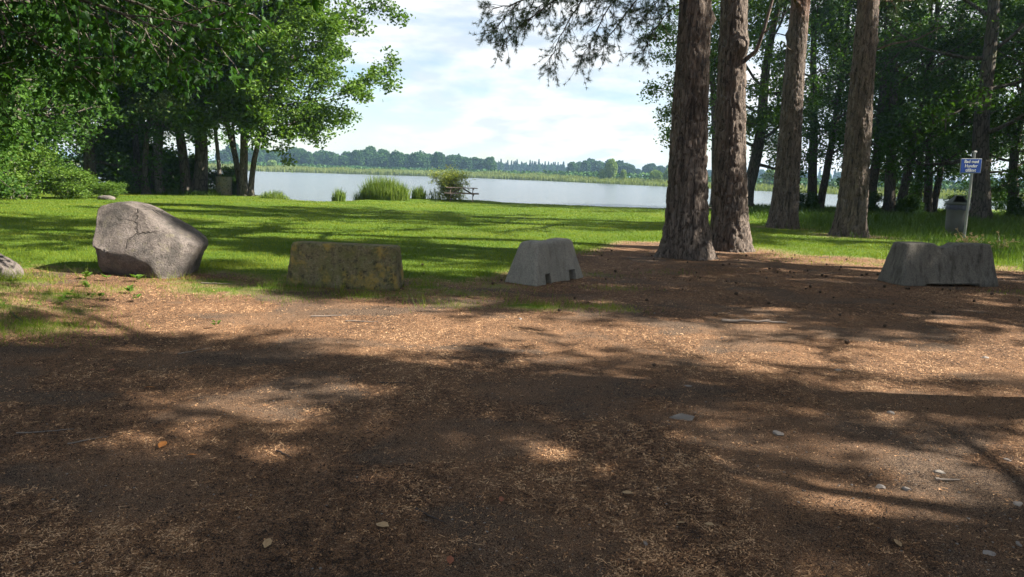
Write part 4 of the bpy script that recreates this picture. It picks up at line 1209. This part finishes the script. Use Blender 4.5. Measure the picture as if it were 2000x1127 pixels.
# concrete drum by the water
pv, pq = lathe([(.0, .93), (.33, .93), (.36, .96), (.40, .98), (.425, .955), (.42, .9), (.405, .5), (.40, .1), (.41, -.1)], 40)
me = mesh_np('drum', pv + (fbm3(pv * 6, 3)[:, None] - .5) * .015, pq, True)
M['concrete_drum'] = concrete('concrete_drum', (.17, .15, .12), (.27, .25, .21), .3, .3, .5)
tag(link('concrete_drum', me, M['concrete_drum'], None, (-15.75, 39.1, gz(-15.75, 39.1))), 'grey brown concrete drum at the water between left grove trunks', 'drum')

# ------------------------------------------------------------------ wood furniture
t = NT('weathered_wood')
wn_ = t.noise(9, 5, .65, vec=t.mapping((.6, 9, 9)))
t.pbr(t.ramp(wn_, [(.3, (.10, .07, .055)), (.7, (.24, .18, .145))]), .85, t.bump(wn_, .5, .01), .2)
M['wood'] = t.m
t = NT('dark_wood'); wn_ = t.noise(9, 5, .65, vec=t.mapping((.6, 9, 9)))
t.pbr(t.ramp(wn_, [(.3, (.03, .024, .02)), (.7, (.075, .06, .05))]), .85, None, .2); M['dark_wood'] = t.m

tx, ty = -3.0, 40.7
table = thing('picnic_table', 'weathered wooden picnic table with fixed benches by the lake', 'table', (tx, ty, gz(tx, ty)), R(3))
pl = bm_mesh('plank', box_arr(1.78, .135, .04, bevel=.006)); pl.materials.append(M['wood'])
for i in range(5): link('tabletop_plank', pl, None, table, (0, -.30 + .15 * i, .745))
for s_ in (-1, 1):
    for i in range(2): link('bench_plank', pl, None, table, (0, s_ * (.66 + .15 * i), .44), None, (1.08, 1, 1))
def beam(a, b, w, h, mat, parent, name):
    a, b = Vector(a), Vector(b); d = b - a
    me = bm_mesh(name, box_arr(d.length, w, h, bevel=.004))
    o = link(name, me, mat, parent, (a + b) / 2)
    o.rotation_euler = d.to_track_quat('X', 'Z').to_euler()
    return o
for sx in (-.62, .62):
    for s_ in (-1, 1): beam((sx, s_ * .62, -.05), (sx, s_ * .24, .72), .045, .11, M['wood'], table, 'leg')
    beam((sx + .05, -.84, .37), (sx + .05, .84, .37), .045, .11, M['wood'], table, 'bench_beam')
    beam((sx + .05, -.36, .68), (sx + .05, .36, .68), .045, .09, M['wood'], table, 'top_beam')
    beam((sx, 0, .40), (sx * .12, 0, .71), .04, .08, M['wood'], table, 'brace')

bx0, by0 = 8.55, 31.0
bench = thing('park_bench', 'dark wooden bench glimpsed between the two nearest pines', 'bench', (bx0, by0, gz(bx0, by0)))
pl2 = bm_mesh('plank', box_arr(1.3, .12, .045, bevel=.006)); pl2.materials.append(M['dark_wood'])
for i in range(3): link('seat_plank', pl2, None, bench, (0, -.14 + .14 * i, .45))
for sx in (-.5, .5):
    for sy in (-.14, .14): beam((sx, sy, -.05), (sx, sy, .43), .08, .08, M['dark_wood'], bench, 'leg')
jx, jy = 26.7, 49.2
jet = thing('jetty', 'low dark jetty over the water between the right hand trunks', 'jetty', (jx, jy, 0), .1)
pl3 = bm_mesh('plank', box_arr(2.6, .2, .06, bevel=.006)); pl3.materials.append(M['dark_wood'])
for i in range(4): link('deck_plank', pl3, None, jet, (0, -.33 + .22 * i, .02))
for sx in (-1.1, 1.1):
    for sy in (-.3, .3): beam((sx, sy, -1.4), (sx, sy, -.02), .1, .1, M['dark_wood'], jet, 'post')

# ------------------------------------------------------------------ litter bin and sign
t = NT('bin_plastic'); t.pbr(t.mix(t.noise(8, 4), (.085, .082, .075), (.13, .125, .115)), .5, t.bump(t.noise(40, 3), .1, .003), .4); M['bin'] = t.m
t = NT('bin_lid'); t.pbr(t.mix(t.noise(8, 4), (.045, .052, .042), (.075, .08, .066)), .45, None, .4); M['bin_lid'] = t.m
t = NT('bin_bag'); t.pbr((.045, .047, .085), .35, t.bump(t.noise(24, 4), .6, .02), .5); M['bag'] = t.m
t = NT('galvanised'); t.pbr(t.mix(t.noise(12, 5, .7), (.22, .22, .21), (.34, .34, .32)), .45, None, .5, .6); M['steel'] = t.m
t = NT('sign_blue'); t.pbr(t.mix(t.noise(7, 4), (.006, .032, .17), (.009, .042, .21)), .5, None, .15); M['sign_blue'] = t.m
t = NT('sign_white'); t.pbr((.5, .52, .52), .5, None, .3); M['sign_white'] = t.m
t = NT('sign_edge'); t.pbr((.25, .28, .29), .5, None, .3); M['sign_edge'] = t.m
bx0, by0 = 15.2, 24.8
bin_ = thing('litter_bin', 'grey litter bin with hooded lid and bin bag beside the sign post', 'bin', (bx0, by0, gz(bx0, by0)), R(0), scale=(1.04, 1.04, 1.08))
pv, pq = lathe([(0, .0), (.27, .0), (.285, .03), (.305, .5), (.325, .93), (.335, .95), (.335, .97), (.31, .97), (.29, .5), (.27, .06), (0, .06)], 40)
th = np.arctan2(pv[:, 1], pv[:, 0])
pv[:, :2] *= (1 - .012 * (np.cos(th * 10) > .3) * ((pv[:, 2] > .05) & (pv[:, 2] < .9)))[:, None]
link('body', mesh_np('body', pv, pq, True), M['bin'], bin_)
zz = np.linspace(0, 1, 6)
pv, pq = lathe([(.300, .985), (.338, .99), (.347, .96), (.350, .90), (.348, .84), (.338, .80)], 60)
th = np.arctan2(pv[:, 1], pv[:, 0])
pv[:, :2] *= (1 + .012 * np.sin(th * 17) + .01 * np.sin(th * 31 + 1))[:, None]
pv[:, 2] += .014 * np.sin(th * 9) * (pv[:, 2] < .86)
link('bin_bag', mesh_np('bin_bag', pv, pq, True), M['bag'], bin_)
# hooded lid: shell with an open mouth towards the left front
prof = [(.365, .955), (.37, 1.0), (.34, 1.04), (.27, 1.10), (.20, 1.16), (.165, 1.20), (.15, 1.235), (.11, 1.25), (.0, 1.255)]
pv, pq = lathe(prof, 48)
cen = pv[pq].mean(1)
ang_ = np.degrees(np.arctan2(cen[:, 1], cen[:, 0]))
mouth = (np.abs((ang_ + 108 + 180) % 360 - 180) < 42) & (cen[:, 2] > 1.05) & (cen[:, 2] < 1.23)
lid = link('lid', mesh_np('lid', pv, pq[~mouth], True), M['bin_lid'], bin_)
md = lid.modifiers.new("thickness", 'SOLIDIFY'); md.thickness = .02
# rim round the mouth
g = Geo()
a0, a1 = R(-108 - 44), R(-108 + 44)
lo = [(.335 * math.cos(a), .335 * math.sin(a), 1.045) for a in np.linspace(a0, a1, 12)]
hi = [(.152 * math.cos(a), .152 * math.sin(a), 1.238) for a in np.linspace(a1, a0, 12)]
g.tube(np.array(lo + hi + lo[:1]), np.full(25, .012), 6)
link('mouth_rim', g.mesh('mouth_rim'), M['bin_lid'], lid)

sx0, sy0 = 13.42, 21.4
sign = thing('sign_post', 'blue bathing sign with white lettering on a grey steel post', 'sign', (sx0, sy0, gz(sx0, sy0)), R(6))
g = Geo(); g.tube(np.array([(0, 0, -.3), (-.01, 0, 1.2), (-.02, 0, 2.62)]), np.array([.036, .036, .036]), 14)
link('post', g.mesh('post'), M['steel'], sign)
link('post_cap', bm_mesh('cap', box_arr(.10, .09, .06, (-.02, 0, 2.64), .01)), M['steel'], sign)
SC = 2.235
brd = link('board', bm_mesh('board', box_arr(.66, .018, .42, bevel=.004)), M['sign_edge'], sign, (-.13, -.055, SC), (0, R(-1.5), 0))
link('blue_field', bm_mesh('field', box_arr(.63, .006, .39)), M['sign_blue'], brd, (0, -.011, 0))
for txt, dz, wid in [("Bad med", .125, .50), ("Hunder", .0, .42), ("till\u00e5tet", -.125, .38)]:
    cu = bpy.data.curves.new('lettering', 'FONT'); cu.body = txt; cu.align_x = 'CENTER'; cu.align_y = 'CENTER'
    cu.size = .128; cu.extrude = .0015; cu.offset = .001; cu.shear = .06
    cu.materials.append(M['sign_white'])
    tmp = bpy.data.objects.new('tmp', cu); COL.objects.link(tmp); bpy.context.view_layer.update()
    lme = bpy.data.meshes.new_from_object(tmp.evaluated_get(bpy.context.evaluated_depsgraph_get())); bpy.data.objects.remove(tmp)
    if not lme.materials: lme.materials.append(M['sign_white'])
    o = tag(link('lettering', lme, None, brd), kind='stuff')
    o.location = (0, -.0165, dz - .004); o.rotation_euler = (R(90), 0, 0)
link('clamp', bm_mesh('clamp', box_arr(.11, .05, .05, (-.02, -.03, SC + .12), .005)), M['steel'], sign)

# ------------------------------------------------------------------ grass
rng = np.random.default_rng(90)
N = 560000
yy = np.exp(rng.uniform(math.log(6.0), math.log(44), N))
xx = rng.uniform(-.86, .86, N) * yy + rng.normal(0, .3, N)
L_ = lawn(xx, yy)
keep = (rng.random(N) < np.clip(L_, 0, 1) ** .85) & (yy < shore(xx) + .3)
tall_zone = sstep(9.0, 14.0, xx) * sstep(19.5, 23.0, yy + .18 * (xx - 10))
keep &= rng.random(N) > tall_zone * .75
for (cx_, cy_, r_) in [(-5.25, 10.5, .72), (-2.28, 9.88, .62), (.55, 11.2, .5), (7.0, 12.05, .8), (3.67, 14.95, .55), (5.04, 16.67, .5), (9.6, 25.7, .5), (10.56, 22.62, .5)]:
    keep &= np.hypot(xx - cx_, (yy - cy_) * 1.5) > r_ * .8
xx, yy, L_ = xx[keep], yy[keep], L_[keep]
hgt = (.035 + .045 * fbm(xx * .9, yy * .9, 71)) * rng.uniform(.5, 1.35, len(xx))
edge = np.exp(-((yy - np.interp(xx, ED_X, ED_Y)) / .8) ** 2) + (yy < 10.2) * .8
hgt = hgt * (1 + 1.9 * edge * sstep(.4, .7, fbm(xx * 1.7, yy * 1.7, 73)))
wd = np.clip(.00055 * yy, .0045, .022) * rng.uniform(.7, 1.3, len(xx))
b = np.stack([xx, yy, ground_z(xx, yy) - .004], -1)
v, f, rn = blades(rng, b, hgt, wd, .75, .5, 1)
dryb = sstep(.45, .72, fbm(xx * .8 + 4, yy * .8, 75)) * .45 + .25 * (fbm(xx * .25, yy * .5, 79) - .4)
tag(link('lawn_grass', mesh_np("lawn_grass", v, f, False, {"rnd": ('FACE', np.clip(rn * .75 + dryb, 0, 1))}), M['grass']), 'short green lawn grass with sunlit and shaded streaks', 'grass', None, 'stuff')
# tall rough grass under the right grove and along the left edge
N = 60000
yy = rng.uniform(19, 47, N); xx = rng.uniform(7.5, 34, N)
dn = sstep(8.5, 14.0, xx) * sstep(19.5, 24.0, yy + .18 * (xx - 10)) + .6 * sstep(11.0, 13.0, xx) * sstep(14.0, 18, yy)
keep = (rng.random(N) < dn) & (yy < shore(xx) + .2) & (np.hypot(xx - 15.2, yy - 24.8) > .4)
xx, yy = xx[keep], yy[keep]
x2 = rng.uniform(9.3, 15, 9000); y2 = rng.uniform(14.2, 20.5, 9000)
k2 = rng.random(9000) < .75 * sstep(.38, .6, fbm(x2 * .7, y2 * .7, 81)) * sstep(10.0, 12.5, x2)
xx = np.concatenate([xx, x2[k2]]); yy = np.concatenate([yy, y2[k2]])
x3 = rng.uniform(-23, -15.6, 9000); y3 = rng.uniform(36.5, 42.5, 9000)
k3 = y3 > 37.6
xx = np.concatenate([xx, x3[k3]]); yy = np.concatenate([yy, y3[k3]])
hgt = (.14 + .34 * fbm(xx * .5, yy * .5, 83)) * rng.uniform(.5, 1.3, len(xx))
b = np.stack([xx, yy, ground_z(xx, yy) - .01], -1)
v, f, rn = blades(rng, b, hgt, np.clip(.0007 * yy, .008, .03), .55, .6, 2)
tag(link('tall_grass', mesh_np("tall_grass", v, f, False, {"rnd": ('FACE', rn)}), M['grass_tall']), 'tall rough shaded grass under the right hand trees', 'grass', None, 'stuff')

# dry curled weeds by the sign
def dry_weed(label, x, y, h, seed, n=26):
    rng = np.random.default_rng(seed)
    g = Geo()
    for i in range(n):
        a = rng.uniform(0, 6.28); d = dv(math.cos(a) * .35, math.sin(a) * .35)
        pp = path(rng, (rng.normal(0, .05), rng.normal(0, .05), -.02), d, h * rng.uniform(.5, 1.1), 9, .28, -.04)
        g.tube(pp, np.linspace(.008, .004, 10), 4)
        c, ww = pp[rng.integers(5, 10)], .03
        th = np.linspace(0, 5, 8)
        g.tube(c + np.stack([np.cos(th) * .035, np.sin(th) * .03, np.linspace(0, .05, 8)], -1), np.linspace(.008, .006, 8), 4)
    me = g.mesh('dry_weed'); at = me.attributes.new('rnd', 'FLOAT', 'FACE')
    at.data.foreach_set('value', rng.random(len(me.polygons)).astype(np.float32))
    tag(link('dry_weed', me, M['dry_plant'], None, (x, y, gz(x, y))), label, 'weed')
dry_weed('withered curled brown weed at the foot of the sign post', 12.0, 18.9, .62, 3)
dry_weed('small withered weed right of the sign post', 13.3, 19.6, .5, 4, 13)
dry_weed('bent dry stalks at right picture edge beyond the notched block', 13.2, 17.6, .55, 6, 5)

# broad leaved weeds at the boulder
wl_me = mesh_np('leaf', np.array([(0, 0, 0), (.35, .35, .06), (.3, .75, .04), (0, 1, -.05), (-.3, .75, .04), (-.35, .35, .06)]), [np.array([(0, 1, 2, 3), (0, 3, 4, 5)])], False, {"rnd": ('FACE', [.5, .6])})
wl_me.materials.append(M['leaf_bush'])
def weed(label, x, y, n, s, seed, grp=None):
    rng = np.random.default_rng(seed)
    e = thing('green_weed', label, 'weed', (x, y, gz(x, y)), 0, grp)
    for i in range(n):
        a = rng.uniform(0, 6.28)
        o = link('leaf', wl_me, None, e, (.02 * math.cos(a), .02 * math.sin(a), .02 + rng.uniform(0, .05)), (R(rng.uniform(5, 50)), 0, a), s * rng.uniform(.7, 1.2))
weed('green weed under the left foot of the boulder', -5.7, 9.5, 9, .09, 1)
weed('small green weed below the middle of the boulder', -5.4, 9.42, 6, .08, 2)
weed('green leaves sprouting against the boulder face', -5.05, 9.52, 7, .1, 3)
for i_ in range(16):
    rg_ = np.random.default_rng(300 + i_)
    weed('leafy green weed among grass on the shaded left bank', rg_.uniform(-6.6, -4.2), rg_.uniform(6.3, 9.0), int(rg_.integers(6, 12)), rg_.uniform(.035, .075), 60 + i_, 'weeds on the left bank')
weed('little green seedling alone on the brown soil', -2.95, 7.02, 8, .05, 4)

# ------------------------------------------------------------------ forest floor litter
t = NT('needle_litter')
r_ = t.attr("rnd")
t.pbr(t.ramp(r_, [(0, (.018, .010, .006)), (.35, (.15, .072, .032)), (.7, (.40, .215, .10)), (1, (.56, .36, .20))]), .8, None, .25)
M['litter'] = t.m
rng = np.random.default_rng(101)
N = 330000
yy = np.exp(rng.uniform(math.log(2.2), math.log(16), N)); xx = rng.uniform(-.95, .95, N) * (yy + .3)
thin = np.maximum(humus(xx, yy) * .62, .7 * rut(xx, yy))
keep = (rng.random(N) < (1 - lawn(xx, yy)) * (1 - thin))
xx, yy = xx[keep], yy[keep]; n = len(xx)
Ln = rng.uniform(.012, .04, n); Wn = np.clip(.00042 * yy, .0014, .005) * rng.uniform(.7, 1.5, n)
chip = rng.random(n) < .38
Ln = np.where(chip, rng.uniform(.005, .014, n) * (.8 + .04 * yy), Ln); Wn = np.where(chip, rng.uniform(.003, .008, n) * (.8 + .04 * yy), Wn)
a = rng.uniform(0, 6.28, n); tl = rng.normal(0, .22, n)
d = np.stack([np.cos(a) * np.cos(tl), np.sin(a) * np.cos(tl), np.sin(tl)], -1) * (Ln * .5)[:, None]
sd = np.stack([-np.sin(a), np.cos(a), rng.normal(0, .35, n)], -1) * (Wn * .5)[:, None]
c = np.stack([xx, yy, ground_z(xx, yy) + rng.uniform(.001, .012, n)], -1)
v = np.stack([c - d - sd, c - d + sd, c + d + sd, c + d - sd], 1).reshape(-1, 3)
rn = np.clip(np.where(chip, -.02, 0) + rng.normal(.42, .32, n) + rng.normal(0, .22, n) * chip + 1.7 * (fbm(xx * 1.1, yy * 1.0, 107) - .5) + 1.9 * (fbm(xx * 15, yy * 10, 109, 3) - .5) - .25 * humus(xx, yy), 0, np.where(chip, .85, 1))
tag(link('needle_litter', mesh_np("needle_litter", v, np.arange(n * 4).reshape(-1, 4), False, {"rnd": ('FACE', rn)}), M['litter']), 'brown pine needles and bark chips covering the bare soil', 'litter', None, 'stuff')

# small gravel: uncountable
def pebble(seed, flat=.45, sub=2):
    bm, p = boulder_mesh([(-.5, -.1), (-.42, .25), (-.05, .42), (.4, .3), (.5, -.05), (.1, -.25)], .42, seed, sub, .7, .05)
    p = p * np.array([1, 1, flat]) * (1 + .5 * (fbm3(p * 2.5 + seed, seed + 2, 2)[:, None] - .5))
    rg = np.random.default_rng(seed)
    for _ in range(9):
        nv = nrm(rg.normal(0, 1, 3)); ext = p @ nv; d_ = ext.max() * rg.uniform(.55, .85)
        p = p - nv * np.maximum(0, ext - d_)[:, None]
    f = np.array([[q.index for q in fc.verts] for fc in bm.faces]); bm.free()
    return p, f
t = NT('pebble'); ob = t.objrand()
pc_ = t.mix(t.noise(20, 4, .7), (.12, .105, .09), (.24, .21, .18)); pc_ = t.mix(t.math('MULTIPLY', ob, .6), pc_, (.28, .24, .21))
t.pbr(pc_, .85, t.bump(t.noise(30, 4), .4, .01), .25); M['pebble'] = t.m
pb = [pebble(s, .4, 1) for s in (1, 2, 3)]
N = 5200
yy = np.exp(rng.uniform(math.log(2.3), math.log(11), N)); xx = rng.uniform(-.9, .9, N) * yy
gm = .07 + .42 * humus(xx, yy) + .88 * np.exp(-(((xx - 1.9) / 1.2) ** 2 + ((yy - 4.2) / 1.1) ** 2)) + .6 * np.exp(-(((xx - 1.4) / 1.4) ** 2 + ((yy - 7.2) / .6) ** 2))
keep = (rng.random(N) < gm) & (lawn(xx, yy) < .3); xx, yy = xx[keep], yy[keep]
V, F, o_ = [], [], 0
zg = ground_z(xx, yy)
for i in range(len(xx)):
    p, f = pb[i % 3]; s = rng.uniform(.005, .012) if rng.random() < .75 else rng.uniform(.012, .026); a = rng.uniform(0, 6.28)
    rm = np.array([[math.cos(a), -math.sin(a), 0], [math.sin(a), math.cos(a), 0], [0, 0, 1]])
    V.append(p @ rm.T * s + np.array([xx[i], yy[i], zg[i] + .002])); F.append(f + o_); o_ += len(p)
tag(link('gravel', mesh_np("gravel", np.concatenate(V), np.concatenate(F), True), M['pebble']), 'scattered small grey gravel in the brown soil', 'gravel', None, 'stuff')
# larger stones, one object each
pm = []
for s in (11, 12, 13):
    p, f = pebble(s, .42, 3); m_ = mesh_np('stone', p, f, False); m_.materials.append(M['pebble']); pm.append(m_)
STONES = [(1.19, 4.73, .25, 'flat grey stone half buried in the middle foreground soil', .28), (1.75, 4.45, .13, 'pale flat stone right of the half buried stone', .3), (2.0, 3.62, .075, 'rounded grey pebble, left of two close together on right', .6), (2.12, 3.60, .07, 'bluish grey pebble, right of two close together', .6),
          (2.9, 6.15, .1, 'grey stone on the shaded strip right of centre', .5), (.1, 7.85, .07, 'pale stone on the sunlit strip near the middle', .8), (1.72, 8.45, .05, 'small round stone near the fallen stick', .8), (2.2, 7.3, .045, 'small round stone below the fallen stick', .8), (2.62, 3.46, .085, 'flat grey stone at far right of foreground', .3), (2.13, 2.93, .075, 'pale grey stone near bottom right corner', .4),
          (2.32, 3.02, .06, 'small pale stone beside the bottom right stone', .4), (2.45, 3.85, .09, 'whitish stone above the two close pebbles', .35), (2.75, 4.95, .08, 'grey stone at right in the sunlit ground', .4), (1.42, 5.5, .09, 'small flat grey stone above the half buried one', .3), (.62, 2.93, .045, 'small pale pebble at bottom centre', .6), (4.55, 6.7, .1, 'grey stone on dark strip near right edge', .4), (3.0, 4.1, .06, 'small pale stone at right edge of sunlit ground', .5)]
for i, (x, y, s, lb, fz) in enumerate(STONES):
    tag(link('stone', pm[i % 3], None, None, (x, y, gz(x, y) + .001), (.12 * math.sin(i * 3), .12 * math.cos(i * 5), i * 1.7), (s, s * (.6 + .3 * math.sin(i * 2.2) ** 2), s * fz * 1.9)), lb, 'stone')
# pine cones
cone = Geo()
zc = np.linspace(0, 1, 9)
cv, cq = lathe(np.stack([np.sin(np.pi * (zc * .86 + .1)) ** .8 * .42 * (1 - .35 * zc), zc], -1), 14)
sc = np.arange(len(cv)); cv[:, :2] *= (1 + .28 * ((sc + sc // 14) % 2))[:, None]
cone_me = mesh_np('pine_cone', cv, cq, False)
t = NT('cone'); t.pbr(t.mix(t.noise(60), (.035, .024, .018), (.11, .075, .05)), .85, None, .2); cone_me.materials.append(t.m)
spots = []
while len(spots) < 90:
    if len(spots) < 48: x, y = rng.normal(4.6, 1.8), rng.normal(14.0, 1.4)
    elif len(spots) < 74: x, y = rng.normal(6.6, 1.6), rng.normal(11.0, .9)
    else: x, y = rng.uniform(-1.5, 4.5), rng.uniform(6, 12)
    if np.hypot(x - 3.67, y - 14.95) < .75 or np.hypot(x - 5.04, y - 16.67) < .6 or np.hypot(x - 7, (y - 12.05) * 2) < 1.2 or np.hypot(x - .55, y - 11.2) < .8 or y < 5.5: continue
    spots.append((x, y))
for x, y in spots:
    o = link('pine_cone', cone_me, None, None, (x, y, gz(x, y) + .018), (R(80 + rng.uniform(-15, 15)), 0, rng.uniform(0, 6.28)), rng.uniform(.03, .06))
    tag(o, 'dark fallen pine cone lying on the brown ground near the pines', 'pine cone', 'fallen pine cones')
# sticks
t = NT('stick'); t.pbr(t.mix(t.noise(25, 4), (.10, .08, .068), (.22, .185, .155)), .9, None, .2); M['stick'] = t.m
t = NT('stick_dark'); t.pbr(t.mix(t.noise(25, 4), (.03, .025, .02), (.08, .06, .05)), .9, None, .2); M['stick_dark'] = t.m
def stick(label, x, y, L, a, r, seed, mat='stick', fork=False):
    rng = np.random.default_rng(seed); g = Geo()
    pp = path(rng, (-L / 2, 0, r * .7), (1, 0, .0), L, 9, .05, 0); pp[:, 2] = r * .7 + np.abs(rng.normal(0, r * .4, 10))
    g.tube(pp, np.linspace(r, r * .45, 10), 7)
    if fork: g.tube(np.array([pp[5], pp[5] + (.06, .05, .01), pp[5] + (.16, .12, .015)]), np.array([r * .5, r * .4, r * .2]), 5)
    tag(link('fallen_stick', g.mesh('stick'), M[mat], None, (x, y, gz(x, y) + .003), (0, 0, a)), label, 'stick')
stick('thick grey fallen stick lying on sunlit strip right of centre', 2.79, 8.04, .75, -.12, .022, 1, 'stick', True)
stick('thin pale twig below the mossy concrete block', -2.0, 7.75, .4, .25, .008, 2)
stick('pale twig on the soil in front of the mossy block', -1.6, 7.55, .35, .15, .007, 3)
stick('short dark twig in the left foreground shade', -1.25, 3.85, .16, -.6, .006, 4, 'stick_dark')
stick('dark twig slightly right of the orange leaf', -.35, 3.15, .2, -.7, .006, 5, 'stick_dark')
stick('pale bleached twig at left edge of foreground', -2.75, 4.05, .3, .1, .005, 6)
stick('second pale twig crossing the left foreground edge', -2.45, 4.0, .22, .7, .005, 7)
stick('dark branch half hidden in the left bank weeds', -4.9, 7.0, .6, -.7, .012, 8, 'stick_dark')
stick('thin twig in left middle distance below the boulder', -2.75, 6.1, .32, .9, .006, 9)
stick('bleached stick in the grass right of the boulder', -4.0, 9.6, .42, .1, .01, 10)
stick('orange brown wood splinter at the right foreground', 2.42, 3.72, .14, -.1, .008, 11)
stick('dark twig on needles in the middle foreground', -.9, 5.3, .22, .05, .006, 12, 'stick_dark')
# fallen leaves and bark flakes
lf_me = mesh_np('fallen_leaf', np.array([(0, -.5, 0), (.26, -.15, .07), (.22, .2, .05), (0, .5, .02), (-.22, .2, .09), (-.26, -.15, .05)]), [np.array([(0, 1, 2, 3), (0, 3, 4, 5)])])
for nm, c in [('leaf_orange', (.45, .17, .04)), ('leaf_tan', (.38, .25, .13)), ('leaf_rust', (.26, .09, .045))]:
    t = NT(nm); t.pbr(t.mix(t.noise(30), c, tuple(.65 * x for x in c)), .7, None, .25); M[nm] = t.m
LV = [(-1.98, 3.92, .085, 'leaf_orange', 'orange fallen leaf on left foreground soil'), (-1.75, 3.78, .06, 'leaf_orange', 'bright orange leaf flake just right of the orange leaf'), (-.55, 3.02, .08, 'leaf_tan', 'curled tan leaf near bottom centre left'), (-1.0, 2.82, .07, 'leaf_tan', 'tan bark flake at bottom left of centre'),
      (.82, 3.13, .05, 'leaf_tan', 'small tan flake right of bottom centre'), (.95, 3.12, .05, 'leaf_tan', 'tan chip beside the small tan flake'), (-.02, 3.3, .05, 'leaf_rust', 'rust coloured leaf in the middle foreground'), (.55, 4.0, .055, 'leaf_rust', 'rusty leaf below the half buried stone'), (.62, 3.45, .06, 'leaf_tan', 'tan wood chip below centre right'),
      (1.75, 2.98, .06, 'leaf_tan', 'tan chip near bottom right stones'), (-2.6, 5.0, .08, 'leaf_orange', 'orange leaf at far left in the needles'), (-3.1, 5.4, .07, 'leaf_rust', 'rust leaf at left edge below weeds'), (-.22, 2.75, .06, 'leaf_rust', 'reddish leaf at the bottom edge of picture'), (.1, 5.1, .05, 'leaf_tan', 'little tan leaf in centre of brown ground')]
for i, (x, y, s, m_, lb) in enumerate(LV):
    me = lf_me.copy(); me.materials.append(M[m_])
    tag(link('fallen_leaf', me, None, None, (x, y, gz(x, y) + .012), (.1, .15, i * 2.1), s), lb, 'leaf')

# ------------------------------------------------------------------ haze
t = NT('haze')
pvol = t.n.new("ShaderNodeVolumePrincipled")
pvol.inputs["Color"].default_value = (.45, .70, .98, 1)
pvol.inputs["Density"].default_value = .00032
pvol.inputs["Anisotropy"].default_value = .2
t.l.new(pvol.outputs[0], t.out.inputs["Volume"])
tag(link('haze', bm_mesh('haze', box_arr(6400, 4800, 28.5, (0, 2000, 10.75))), t.m), 'thin blue summer haze over the lake', 'haze', None, 'stuff')
